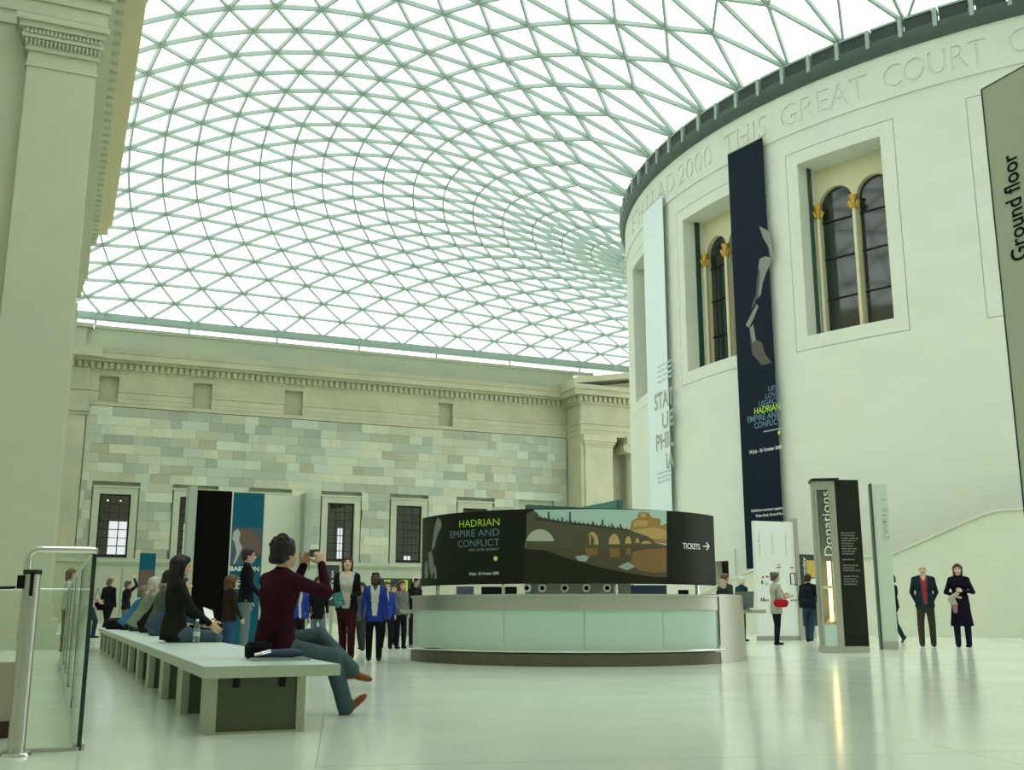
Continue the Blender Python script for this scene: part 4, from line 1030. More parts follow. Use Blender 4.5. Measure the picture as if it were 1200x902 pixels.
# donation case
Pc0 = atZ(964.5, 764.8); Pa, w, L, p2 = make_frame(Pc0, (Pc0[0] + .41*.85, Pc0[1] - .41*.527))
dc = empty('donation_case', tuple(Pa)); tag(dc, 'tall steel and glass donation case with warm lit base and dark text board', 'donation box')
hex_l(MB(), L, -.02, w + .02, 0, .12, -.46, .02).build('plinth', M_BRUSH, dc); hex_l(MB(), L, -.03, w + .08, 3.27, 3.32, -.48, .05).build('cap', M_DARKMETAL, dc)
for s0, s1, d0, d1 in ((0, .06, -.04, 0), (w - .13, w, -.04, 0), (0, .06, -.44, -.38), (w - .06, w, -.44, -.38)): hex_l(MB(), L, s0, s1, .1, 3.27, d0, d1).build('upright', M_BRUSH, dc)
hex_l(MB(), L, 0, .012, .1, 3.27, -.44, 0).build('side_panel', M_BRUSH, dc)
hex_l(MB(), L, .05, w - .05, .1, 3.25, -.43, -.40).build('back_panel', mat('grey green back panel', (.32, .38, .31), .5), dc)
hex_l(MB(), L, .06, w - .13, .52, 3.16, -.022, -.012).build('glass_front', M_GREENGLASS, dc); hex_l(MB(), L, .06, w - .13, .12, .52, -.03, 0).build('lower_panel', mat('frosted panel', (.55, .70, .62), .4), dc); hex_l(MB(), L, .06, w - .13, 3.10, 3.27, -.03, 0).build('upper_panel', M_BRUSH, dc)
M_GLOW = mat('warm lamp tube', (1, .8, .5), .5, emit=(1.0, .66, .26), estr=5.0)
lt = MB(); lt.tube([L(w - .19, .58, -.10), L(w - .19, 1.72, -.10)], .035, 10); lt.build('lamp_tube', M_GLOW, dc, smooth=True)
hex_l(MB(), L, .08, w - .14, 1.20, 1.26, -.38, -.05).build('shelf', M_PWHITE, dc); hex_l(MB(), L, .06, w - .1, .52, .55, -.38, -.05).build('tray', M_PWHITE, dc)
for i in range(9):
    nm = MB(); sx = .09 + .03*i + random.uniform(-.02, .02); nm.hexa([L(sx, .55 + .012*i, -.3), L(sx + .12, .55 + .012*i, -.27), L(sx + .12, .552 + .012*i, -.2), L(sx, .552 + .012*i, -.2), L(sx, .565 + .03*i, -.3), L(sx + .12, .565 + .03*i, -.27), L(sx + .12, .567 + .03*i, -.2), L(sx, .567 + .03*i, -.2)]); nm.build('banknote', mat('banknote paper', (.55, .42, .25), .7), dc)
V, Fc = text_fit('Donations', 0, 1.25, 0, .17); mk = MB(); mk.add([L(.30 - v_, 1.82 + u_, -.008) for u_, v_ in V], Fc); mk.build('lettering', M_PWHITE, dc)
e0 = np.array([Pa[0] + (w + .02)*.85 + .03, Pa[1] - (w + .02)*.527 + .05]); Pa2, w2, L2, p22 = make_frame(e0, e0 + np.array([.47*.95, -.47*.31])); dl = tuple(Pa2 - Pa)
def L3(s_, z_, d=0.0): q = L2(s_, z_, d); return (q[0] + dl[0], q[1] + dl[1], q[2])
hex_l(MB(), L3, 0, w2, .10, 3.30, -.06, 0).build('text_board', mat('charcoal board', (.022, .024, .018), .5, spec=.1), dc); hex_l(MB(), L3, 0, w2, 0, .12, -.10, .02).build('board_foot', M_BRUSH, dc)
sm = MB(); z_ = 2.25
while z_ > 1.25:
    greek(sm, .05, .05 + random.uniform(.2, .38), z_, .022, lambda u, v: L3(u, v, .004), 0, 4); z_ -= random.choice([.05, .05, .05, .11])
stuff(sm.build('text_lines', M_PPALE, dc))
# slim sign pillar
Pc0 = atZ(1035, 761); Pa, w, L, p2 = make_frame(Pc0, (Pc0[0] + .31*.82, Pc0[1] - .31*.57))
sg = empty('sign_pillar', tuple(Pa)); tag(sg, 'slim pale green sign pillar with dark side standing beside the donation case', 'sign')
hex_l(MB(), L, 0, w, .16, 3.40, -.16, 0).build('face_panel', mat('pale green panel', (.60, .70, .60), .5), sg); hex_l(MB(), L, -.04, 0, 0, 3.43, -.28, .02).build('dark_side', mat('dark green side', (.05, .075, .05), .4), sg); hex_l(MB(), L, 0, w, 0, .16, -.2, .02).build('base', M_BRUSH, sg)
mk = MB(); V, Fc = text_fit('Gallery', 0, .5, 0, .07)
for i, (y_, ch) in enumerate(((586, '\u2191'), (598, 'WC'), (604, '\u2022'), (611, 'i'), (617, '2'), (623, '3'), (630, '24'))):
    a = p2(1032.5 + (y_ - 586)*.05, y_ + 2); V, Fc = text_fit(ch if i else '>', a[0], a[0] + .10 + .04*(len(ch) > 1), a[1], .09); mk.add([L(u_, v_, .004) for u_, v_ in V], Fc)
stuff(mk.build('symbols', M_PGREY, sg))
# large floor sign by the viewpoint
gs = empty('floor_sign', (4.34, 3.77, 0)); tag(gs, 'large grey floor sign board reading ground floor in tall dark letters', 'sign')
GM = mat('warm grey sign board', (.56, .58, .49), .55)
MB().box((0, -1.4, .1), (.14, 0, 3.5)).build('board', GM, gs); MB().box((-.003, -.001, .1), (.143, .006, 3.505)).build('edge_trim', mat('dark blue edge', (.03, .05, .07), .4), gs); MB().box((-.003, -1.4, 3.5), (.143, 0, 3.506)).build('top_trim', mat('dark green edge', (.03, .06, .05), .4), gs); MB().box((-.05, -1.3, 0), (.19, -.1, .1)).build('foot', M_BRUSH, gs)
def g2(x, y): P = atX(x, y, 4.34); return P[1] - 3.77, P[2]
za = g2(1190, 307)[1]; zb = g2(1190, 178)[1]; yb = g2(1196, 240)[0]; yt = g2(1180, 240)[0]
V, Fc = text_fit('Ground floor', za, zb, 0, 1.0, .012); build_words(V, Fc, lambda u_, v_: (-.004, yb - .01 + v_*abs(yt - yb)*1.25, u_), 'lettering', M_BLACK, gs, .03)
mk = MB()
for i, y_ in enumerate(range(398, 462, 5)):
    a = g2(1187 + (y_ - 398)*.09, y_); greek(mk, a[0], a[0] - .30, a[1], .012, lambda u, v: (-.004, u, v), 0, 3)
stuff(mk.build('small_print', M_BLACK, gs))

# ------------------------------------------------------------------ exhibition stand behind the bench
Y3 = 26.2; st = empty('exhibition_stand', (4.2, Y3, 0)); tag(st, 'tall exhibition stand with black and teal panels behind the bench', 'display stand')
M_STPALE = mat('pale stand panel', (.62, .66, .54), .6); M_STCOL = mat('grey green stand post', (.36, .43, .36), .5); M_TEAL = mat('teal print', (.008, .10, .155), .5, spec=.1)
MB().box((-1.30, -.04, 0), (-.42, .06, 3.62)).build('black_panel', mat('dark brown black panel', (.004, .003, .003), .6, spec=.05), st)
MB().box((-.40, -.04, 0), (.34, .06, 3.60)).build('teal_panel', M_TEAL, st); MB().box((.36, -.02, 0), (1.30, .06, 3.58)).build('pale_panel', M_STPALE, st)
MB().box((-.425, -.05, 0), (-.395, .06, 3.62)).build('divider', M_STPALE, st)
MB().box((-1.48, -.55, 0), (-1.30, .10, 3.66)).build('side_post', M_STCOL, st); MB().box((1.26, -.55, 0), (1.42, .10, 3.62)).build('side_post', M_STCOL, st)
an = MB()
def tp(poly, k, off):
    P_ = [((p[0] - 273.5)/36.5*.74 - .40, 3.60 - (p[1] - 577)/132*3.15) for p in poly]; T = tessellate_polygon([[Vector((a_, b_, 0)) for a_, b_ in P_]]); an.add([(a_, -.04 - off, b_) for a_, b_ in P_], [tuple(t) for t in T], k)
tp([(273.8, 612), (309.7, 612), (309.5, 642), (300, 640), (290, 648), (284, 650), (273.8, 650)], 0, .003)
tp([(284, 613), (295, 614), (306, 620), (309.5, 630), (309, 640), (301, 638), (297, 645), (288, 640), (284, 628)], 1, .005)
tp([(276, 617), (281, 613.5), (284, 618), (283, 626), (287, 632), (284, 640), (280, 648), (277, 650), (281, 638), (278, 628), (275, 624)], 2, .007)
an.build('animal_relief_picture', [mat('print slate', (.045, .085, .12), .5), mat('print clay', (.13, .085, .065), .5), mat('print pale stone', (.42, .44, .42), .5)], st)
mk = MB(); V, Fc = text_fit('BABYLON', -.38, .30, 1.72, .11, .02); mk.add([(u_, -.046, v_) for u_, v_ in V], Fc); mk.build('lettering', M_PWHITE, st); mk = MB()
for z_ in (1.55, 1.48, 1.41, 1.30): greek(mk, -.37, .1, z_, .018, lambda u, v: (u, -.046, v), 0, 4)
stuff(mk.build('small_print', M_PWHITE, st))
# small teal poster stand and post beyond the bench end
P = atY(170, 700, 31.0); ps = empty('poster_stand', (P[0], P[1], 0)); tag(ps, 'small teal poster on a stand beyond the far end of the bench', 'sign')
zt = atY(170, 648, 31.0)[2]; MB().box((-.21, -.02, zt - 1.2), (.21, .02, zt)).build('poster', M_TEAL, ps); MB().box((-.20, -.026, zt - 1.1), (.20, -.02, zt - .45)).build('animal_picture', mat('print clay', (.13, .085, .065), .5), ps); MB().box((-.03, 0, 0), (.03, .05, zt - 1.1)).build('leg', M_BRUSH, ps); MB().box((-.2, -.15, 0), (.2, .2, .03)).build('foot', M_BRUSH, ps)
P = atY(143, 690, 36.0); bp_ = MB(); zt = atY(143, 665, 36)[2]; bp_.tube([(0, 0, 0), (0, 0, .02), (0, 0, .03)], [.22, .22, .10], 14); bp_.tube([(0, 0, 0), (0, 0, zt)], .07, 10); bpo = bp_.build('slim_post', M_STCOL, loc=(P[0], P[1], 0), smooth=True); tag(bpo, 'slim grey green post standing before the old wall', 'post')
P = atY(389, 690, 27.5); vs = empty('events_board', (P[0], P[1], 0)); tag(vs, 'small dark board with upright white lettering beyond the woman in white blouse', 'sign'); zt = atY(389, 662, 27.5)[2]; MB().box((-.17, -.03, .9), (.17, .03, zt)).build('board', mat('dark slate board', (.02, .045, .045), .5), vs); MB().box((-.04, -.02, 0), (.04, .02, .9)).build('leg', M_BRUSH, vs); MB().box((-.2, -.15, 0), (.2, .15, .03)).build('foot', M_BRUSH, vs)
MB().box((-.42, -.02, .95), (-.20, .03, zt - .02)).build('pale_side', M_STCOL, vs)
V, Fc = text_fit("What's on", 0, .75, 0, .08, .01); build_words(V, Fc, lambda u_, v_: (.02 - v_, -.036, zt - .9 + u_), 'lettering', M_PWHITE, vs, .02)
# dark counter board with green squares behind the school group
Pl = atY(445, 690, 33.0); Pr = atY(494, 690, 33.0); zt = atY(470, 677.5, 33)[2]; zb_ = zt - .55
gbd = empty('notice_counter', (Pl[0], Pl[1], 0)); tag(gbd, 'low dark counter with bright green squares behind the school children', 'counter'); W_ = Pr[0] - Pl[0]
MB().box((0, 0, .9), (W_, .3, zt)).build('fascia', mat('dark green board', (.02, .035, .025), .5), gbd); MB().box((.1, .1, 0), (W_ - .1, .5, .92)).build('counter_body', M_BRUSH, gbd)
for q_ in (.10, .52): MB().box((W_*q_, -.012, zt - .5), (W_*q_ + .2, 0, zt - .05)).build('green_square', M_PGREEN, gbd)
# teal stand behind the desk
A_, B_, C_ = atZ(617, 591.3, 3.6), atZ(681, 595, 3.6), atZ(725.5, 586, 3.6)
ts = empty('teal_stand', (B_[0], B_[1], 0)); tag(ts, 'tall teal display stand rising behind the ticket desk banner', 'display stand')
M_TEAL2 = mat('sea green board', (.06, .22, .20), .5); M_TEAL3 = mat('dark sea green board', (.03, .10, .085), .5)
for (p, q, m, nme) in ((A_, B_, M_TEAL3, 'dark_board'), (B_, C_, M_TEAL2, 'teal_board')):
    mb = MB(); mb.bar((p[0] - B_[0], p[1] - B_[1], 1.8), (q[0] - B_[0], q[1] - B_[1], 1.8), .16, 3.6); mb.build(nme, m, ts)
mb = MB(); mb.box((C_[0] - B_[0] - .06, C_[1] - B_[1] - .06, 0), (C_[0] - B_[0] + .06, C_[1] - B_[1] + .06, 3.6)); mb.build('corner_post', M_TEAL3, ts)

# ------------------------------------------------------------------ bench
BX0, BX1, BY0, BY1, BZ = .925, 1.81, 7.20, 24.8, .4275
bench = empty('bench', ((BX0+BX1)/2, BY0, 0)); tag(bench, 'very long low bench with pale stone top on slab legs', 'bench')
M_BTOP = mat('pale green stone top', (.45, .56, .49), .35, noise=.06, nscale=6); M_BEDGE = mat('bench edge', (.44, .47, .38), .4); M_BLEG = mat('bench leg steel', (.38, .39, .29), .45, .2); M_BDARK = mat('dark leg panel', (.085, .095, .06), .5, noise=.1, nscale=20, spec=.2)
cx = (BX0 + BX1)/2; ns = 6
for k in range(ns):
    y0 = (BY1 - BY0)*k/ns; y1 = (BY1 - BY0)*(k+1)/ns - .006
    t = MB(); t.box((BX0 - cx, y0, BZ - .072), (BX1 - cx, y1, BZ)); t.build('top_slab', M_BTOP, bench)
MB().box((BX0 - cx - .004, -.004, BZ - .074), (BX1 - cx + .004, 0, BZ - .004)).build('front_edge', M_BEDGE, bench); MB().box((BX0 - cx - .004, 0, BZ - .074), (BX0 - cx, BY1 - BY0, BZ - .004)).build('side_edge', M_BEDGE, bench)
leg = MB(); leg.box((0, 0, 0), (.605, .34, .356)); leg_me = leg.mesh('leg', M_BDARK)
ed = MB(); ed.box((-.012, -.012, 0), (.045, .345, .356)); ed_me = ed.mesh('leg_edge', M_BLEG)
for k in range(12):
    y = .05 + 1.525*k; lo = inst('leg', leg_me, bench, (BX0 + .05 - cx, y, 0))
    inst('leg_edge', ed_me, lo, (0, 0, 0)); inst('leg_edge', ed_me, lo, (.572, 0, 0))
    bs = MB(); bs.box((.0, -.016, 0), (.605, 0, .014)); 
    if k == 0:
        bs.build('base_strip', M_BLEG, lo)
        for sx in (.16, .46): MB().box((sx - .02, -.02, .29), (sx + .02, 0, .353)).build('bracket', M_BLACK, lo)
# bottle
P = (1.50, 12.52); bt = empty('water_bottle', (P[0], P[1], BZ)); tag(bt, 'clear plastic water bottle standing on the bench', 'bottle')
M_PET = glass_mat('clear plastic', (.82, .88, .86), .10, .1)
MB().lathe([(0, .002), (.036, .002), (.038, .02), (.036, .07), (.038, .12), (.037, .16), (.03, .19), (.015, .215), (.014, .24), (0, .24)], n=18).build('bottle_body', M_PET, bt, smooth=True)
MB().lathe([(0, .236), (.017, .236), (.017, .262), (0, .262)], n=14).build('cap', M_WHITE, bt, smooth=True); MB().lathe([(.0385, .075), (.0385, .125)], n=18).build('label_band', mat('pale label', (.5, .6, .62), .5), bt)
# folder and folded umbrella beside the photographing man
P = (1.55, 7.92); fo = MB(); fo.box((-.22, -.10, 0), (.20, .12, .012)); fo.box((-.20, -.08, .012), (.18, .10, .02)); foo = fo.build('folder', mat('grey clear folder', (.30, .36, .33), .3), loc=(P[0], P[1], BZ)); tag(foo, 'flat grey folder lying on the bench beside the man taking a picture', 'folder')
um = empty('folded_umbrella', (P[0] - .02, P[1] - .02, BZ + .02)); tag(um, 'dark blue folded umbrella lying on the grey folder', 'umbrella')
q = MB(); q.tube([(-.10, 0, .03), (-.06, 0, .03), (.10, 0, .032), (.17, 0, .03)], [.018, .028, .034, .02], 10); q.build('folded_cloth', mat('navy umbrella cloth', (.03, .05, .11), .7), um, smooth=True)
q = MB(); q.tube([(-.17, 0, .02), (-.10, 0, .03)], .012, 8); q.build('handle', M_CHROME, um, smooth=True)
for i in range(5):
    a = -1.2 + .6*i; q = MB(); q.tube([(-.17, .02*math.sin(a), .02), (-.12, .035*math.sin(a), .02 + .02*math.cos(a)), (-.06, .03*math.sin(a), .03 + .025*math.cos(a))], .004, 5); q.build('rib', M_CHROME, um)

# ------------------------------------------------------------------ glass balustrade round the stairwell
bl = empty('glass_balustrade', (.20, 6.77, 0)); tag(bl, 'glass balustrade with steel handrail around the stairwell', 'balustrade')
M_GEDGE = mat('dark glass edge', (.01, .03, .03), .2); ZR = 1.125
MB().box((-.37, -.009, .02), (0, .009, ZR - .02)).build('front_pane', M_GREENGLASS, bl)
for k in range(5): MB().box((-.009, .02 + 2.5*k, .02), (.009, 2.5 + 2.5*k, ZR - .02)).build('side_pane', M_GREENGLASS, bl)
for k in range(6): MB().box((-.012, 2.5*k - .010 if k else -.014, .0), (.012, 2.5*k + .010, ZR - .02)).build('pane_edge', M_GEDGE, bl)
MB().box((-.03, 0, 0), (.03, 12.6, .035)).build('floor_channel', M_BRUSH, bl); MB().box((-.40, -.02, 0), (.0, .02, .02)).build('front_channel', M_BRUSH, bl)
q = MB(); q.tube([(-.355, -.03, .62), (-.355, -.03, ZR - .06), (-.345, -.03, ZR - .02), (-.31, -.03, ZR), (-.05, -.03, ZR), (-.01, -.02, ZR), (.0, .03, ZR), (0, .2, ZR), (0, 12.6, ZR)], .022, 12); q.build('handrail', M_CHROME, bl, smooth=True)
q = MB(); q.tube([(-4.5, 12.6, ZR), (0, 12.6, ZR)], .022, 10); q.build('far_handrail', M_CHROME, bl, smooth=True)
MB().box((-4.4, 12.59, .02), (-.02, 12.61, ZR - .02)).build('far_pane', M_GREENGLASS, bl)
po_ = empty('rail_post', (-.125, 6.66, 0)); tag(po_, 'round steel barrier post standing before the glass balustrade', 'post')
q = MB(); q.tube([(0, 0, 0), (0, 0, 1.0)], .046, 20); q.build('post', M_BRUSH, po_, smooth=True); q = MB(); q.lathe([(0, .018), (.075, .018), (.082, .008), (.082, 0)], n=24); q.build('floor_plate', M_CHROME, po_, smooth=True)
MB().box((-.075, -.03, .90), (-.035, .03, .975)).build('belt_clip', M_BLACK, po_); MB().box((-.008, -.05, .86), (.012, -.04, .99)).build('slot', M_BLACK, po_)
MB().lathe([(0, 1.006), (.05, 1.006), (.05, .985), (.047, .98)], n=20).build('cap', M_DARKMETAL, po_, smooth=True)
q = MB(); q.hexa([(-.08, -.003, .90), (-1.6, -.003, .84), (-1.6, .003, .84), (-.08, .003, .90), (-.08, -.003, .915), (-1.6, -.003, .855), (-1.6, .003, .855), (-.08, .003, .915)]); q.build('belt', M_BLACK, po_)
lw = empty('stair_kerb', (-.75, 7.6, 0)); tag(lw, 'low beige upstand with dark red skirting behind the glass balustrade', 'low wall')
MB().box((-1.2, 0, .10), (.60, .10, .46)).build('upstand', mat('pinkish beige panel', (.42, .37, .29), .6), lw); MB().box((-1.2, -.015, 0), (.60, .11, .10)).build('skirting', mat('dark red skirting', (.05, .010, .012), .5), lw)
q = MB(); q.tube([(-1.4, -.05, .62), (.02, -.05, .62), (.10, -.05, .60), (.12, -.05, .55)], .018, 10); 
q.tube([(.0, -.05, .62), (.0, .03, .45)], .012, 8); q.build('stub_handrail', M_DARKMETAL, lw, smooth=True)
#@@PEOPLE
# ------------------------------------------------------------------ people: one smooth surface per body, grown from a posed skeleton
def surface_nets(Fv, org, h):
    S = Fv < 0
    c = np.zeros(tuple(n - 1 for n in Fv.shape), np.int8)
    for dx in (0, 1):
        for dy in (0, 1):
            for dz in (0, 1): c += S[dx:dx + c.shape[0], dy:dy + c.shape[1], dz:dz + c.shape[2]]
    act = (c > 0) & (c < 8); idx = -np.ones(c.shape, np.int64); I = np.argwhere(act); idx[act] = np.arange(len(I))
    pos = np.zeros((len(I), 3)); cnt = np.zeros(len(I)); cor = [(a, b, d) for a in (0, 1) for b in (0, 1) for d in (0, 1)]
    val = {q: Fv[I[:, 0] + q[0], I[:, 1] + q[1], I[:, 2] + q[2]] for q in cor}
    for q in cor:
        for ax in range(3):
            if q[ax]: continue
            r = list(q); r[ax] = 1; r = tuple(r); a, b = val[q], val[r]; m = (a < 0) != (b < 0); t = np.where(m, a / np.where(m, a - b, 1), 0)
            for k in range(3): pos[:, k] += np.where(m, q[k] + (t if k == ax else 0), 0)
            cnt += m
    pos = (pos / cnt[:, None] + I) * h + org
    quads = []
    for ax in range(3):
        o1, o2 = [(1, 2), (2, 0), (0, 1)][ax]; sl0 = [slice(1, -1)]*3; sl0[ax] = slice(0, -1); sl1 = list(sl0); sl1[ax] = slice(1, None)
        A = S[tuple(sl0)]; B = S[tuple(sl1)]; E_ = np.argwhere(A != B); fl = A[tuple(E_.T)]; E_ = E_ + 1; E_[:, ax] -= 1
        def cell(d1, d2):
            q = E_.copy(); q[:, o1] -= d1; q[:, o2] -= d2; return idx[q[:, 0], q[:, 1], q[:, 2]]
        qd = np.stack([cell(1, 1), cell(0, 1), cell(0, 0), cell(1, 0)], 1); qd[~fl] = qd[~fl][:, ::-1]; quads.append(qd)
    return pos, np.concatenate(quads)
class Sdf:
    def __init__(s): s.p = []
    def rc(s, a, b, r1, r2, m, k=.02, fr=None, sq=1.0):            # tapered limb; fr/sq flatten it along a direction
        s.p.append(('rc', np.asarray(a, float), np.asarray(b, float), r1, r2, m, k, None if fr is None else np.asarray(fr, float)/np.linalg.norm(fr), sq)); return s
    def el(s, c, r, m, k=.02, R=None):
        s.p.append(('el', np.asarray(c, float), np.asarray(r, float), R, None, m, k, None, 1)); return s
    def fru(s, c0, c1, r0, r1, m, k=.015, sd=(1, 0, 0), off=0.0):    # truncated elliptic cone: r=(side, front); skirts and hems
        s.p.append(('fr', np.asarray(c0, float), np.asarray(c1, float), np.asarray(r0, float), np.asarray(r1, float), m, k, np.asarray(sd, float), off)); return s
    def dist(s, q, P):
        t = q[0]
        if t == 'rc':
            _, a, b, r1, r2, m, k, fr, sq = q; d = b - a; L2 = max(d @ d, 1e-9); w = P - a; u = np.clip((w @ d)/L2, 0, 1); v = w - u[..., None]*d
            if fr is not None:
                f = v @ fr; v = v + np.multiply.outer(f*(1/sq - 1), fr)
            r = r1 + (r2 - r1)*u; return (np.sqrt((v*v).sum(-1)) - r)*(1 if fr is None else (sq + .15))
        if t == 'el':
            _, c, r, R, _, m, k, _, _ = q; w = P - c
            if R is not None: w = w @ R
            n = np.sqrt(((w/r)**2).sum(-1)); return (n - 1)*r.min()
        _, c0, c1, r0, r1, m, k, sd, off = q; d = c1 - c0; L = np.linalg.norm(d); d = d/L; w = P - c0; u = w @ d; t_ = np.clip(u/L, 0, 1); sd = sd - d*(sd @ d); sd = sd/np.linalg.norm(sd); fd = np.cross(d, sd)
        rs = r0[0] + (r1[0] - r0[0])*t_; rf = r0[1] + (r1[1] - r0[1])*t_; n = np.sqrt(((w @ sd)/rs)**2 + ((w @ fd)/rf)**2)
        return np.maximum((n - 1)*np.minimum(rs, rf), np.maximum(-u, u - L))
    def bounds(s, q):
        t = q[0]
        if t == 'rc': r = max(q[3], q[4]); lo = np.minimum(q[1], q[2]) - r; hi = np.maximum(q[1], q[2]) + r
        elif t == 'el': r = q[2].max(); lo = q[1] - r; hi = q[1] + r
        else: r = max(q[3].max(), q[4].max()); lo = np.minimum(q[1], q[2]) - r; hi = np.maximum(q[1], q[2]) + r
        return lo, hi
    def mesh(s, h):
        B = [s.bounds(q) for q in s.p]; lo = np.min([b[0] for b in B], 0) - 3*h; hi = np.max([b[1] for b in B], 0) + 3*h
        n = np.ceil((hi - lo)/h).astype(int) + 1; Fv = np.ones(n)*.2; ax = [lo[i] + np.arange(n[i])*h for i in range(3)]
        for q, b in zip(s.p, B):
            k = q[6]; e = k + 2.5*h; i0 = np.clip(((b[0] - e - lo)/h).astype(int), 0, n - 1); i1 = np.clip(((b[1] + e - lo)/h).astype(int) + 2, 1, n)
            G = np.stack(np.meshgrid(ax[0][i0[0]:i1[0]], ax[1][i0[1]:i1[1]], ax[2][i0[2]:i1[2]], indexing='ij'), -1)
            d = s.dist(q, G); sl = tuple(slice(i0[j], i1[j]) for j in range(3)); f = Fv[sl]
            hh = np.maximum(k - np.abs(f - d), 0)/k; Fv[sl] = np.minimum(f, d) - hh*hh*k/4
        V, Q_ = surface_nets(Fv, lo, h); C_ = V[Q_].mean(1); best = np.full(len(C_), 9.0); mi = np.zeros(len(C_), int)
        for q in s.p:
            d = s.dist(q, C_); w = d < best; best = np.where(w, d, best); mi = np.where(w, q[5], mi)
        return V, Q_, mi, C_
def unit(v): v = np.asarray(v, float); return v/np.linalg.norm(v)
SKIN, TOP, TRO, SHOE, INN, EYE, LIP, EXT = range(8)
CACHE = {}
def head_geo(kind='m', h=.007):
    """head in its own frame: origin at the base of the skull, facing +y, 0.24 tall"""
    key = ('head', kind)
    if key in CACHE: return CACHE[key]
    s = Sdf(); jw = {'m': .056, 'f': .050, 'c': .052}[kind]
    s.el((0, -.005, .135), (.076, .094, .092), SKIN); s.el((0, .028, .085), (.062, .066, .082), SKIN, .03); s.rc((-.02, .062, .028), (.02, .062, .028), jw*.45, jw*.45, SKIN, .04)
    s.rc((0, -.012, -.075), (0, -.008, .05), .054 if kind == 'm' else .045, .052 if kind == 'm' else .045, SKIN, .03)
    s.rc((0, .094, .112), (0, .112, .076), .009, .0145, SKIN, .014)
    for sx in (-1, 1):
        s.rc((sx*.014, .104, .074), (sx*.010, .106, .074), .008, .008, SKIN, .008); s.rc((sx*.018, .090, .128), (sx*.048, .078, .130), .009, .008, SKIN, .014)
        s.el((sx*.079, -.006, .098), (.010, .020, .033), SKIN, .008); s.el((sx*.040, .074, .080), (.022, .02, .02), SKIN, .03)
        s.el((sx*.031, .083, .113), (.0135, .011, .0085), EYE, .004)
        s.rc((sx*.018, .0965, .1335), (sx*.047, .0855, .134), .0045, .0035, EYE, .004)
    s.rc((-.018, .091, .050), (.018, .091, .050), .0075, .0075, LIP, .010); s.rc((-.013, .090, .042), (.013, .090, .042), .007, .007, LIP, .010)
    V, Q_, mi, _ = s.mesh(h); CACHE[key] = (V, Q_, mi); return CACHE[key]
def hair_geo(style, h=.008):
    key = ('hair', style)
    if key in CACHE: return CACHE[key]
    s = Sdf()
    if style in ('short', 'spiky', 'crop'):
        t = {'short': .012, 'spiky': .020, 'crop': .006}[style]
        s.el((0, -.018, .142), (.078 + t, .088 + t, .090 + t), 0); s.rc((-.05, -.075, .06), (.05, -.075, .06), .034, .034, 0, .04)
        for sx in (-1, 1): s.rc((sx*.072, .012, .13), (sx*.074, .0, .10), .014, .010, 0, .02)
        if style == 'spiky':
            r_ = random.Random(3)
            for i in range(110):
                a = r_.uniform(0, 2*PI); e = r_.uniform(.25, 1.5); d = np.array([math.cos(a)*math.cos(e), math.sin(a)*math.cos(e), math.sin(e)]); c = np.array([0, -.022, .14]); s.rc(c + d*.085, c + d*np.array([.104, .112, .124]), .014, .006, 0, .012)
        else: s.rc((-.04, .055, .192), (.045, .06, .19), .024, .024, 0, .03)
    elif style == 'fringe':                                        # bald on top
        for sx in (-1, 1): s.el((sx*.068, -.02, .105), (.02, .05, .034), 0, .03)
        s.el((0, -.085, .095), (.066, .02, .036), 0, .03)
    elif style in ('bob', 'long', 'curly', 'bun'):
        s.el((0, -.014, .145), (.090, .100, .098), 0); s.rc((-.035, .062, .19), (.04, .062, .19), .026, .026, 0, .03)
        ln = {'bob': .02, 'long': -.16, 'curly': .045, 'bun': .07}[style]
        for sx in (-1, 1): s.rc((sx*.078, .010, .15), (sx*.076, .012 if style != 'bun' else -.03, ln + .02), .024, .022, 0, .03); s.rc((sx*.055, -.055, .14), (sx*.055, -.07, ln), .045, .036, 0, .04)
        s.rc((0, -.07, .14), (0, -.085, ln - .01), .05, .042, 0, .04)
        if style == 'bun': s.el((0, -.10, .20), (.04, .04, .04), 0, .02)
        if style == 'curly':
            r_ = random.Random(5)
            for i in range(40):
                a = r_.uniform(0, 2*PI); e = r_.uniform(-.2, 1.4); d = np.array([math.cos(a)*math.cos(e), -abs(math.sin(a)*math.cos(e))*.9, math.sin(e)]); s.el(np.array([0, -.014, .14]) + d*np.array([.092, .1, .1]), (.02, .02, .02), 0, .012)
    elif style == 'cap':
        s.el((0, -.012, .150), (.087, .100, .085), 0); s.rc((-.03, .09, .155), (.03, .09, .155), .03, .03, 0, .03, (0, 0, 1), .3)
    V, Q_, mi, C_ = s.mesh(h)
    if style in ('bob', 'long', 'curly', 'bun', 'short', 'spiky', 'crop'):   # keep the face clear
        pass
    CACHE[key] = (V, Q_, mi); return CACHE[key]
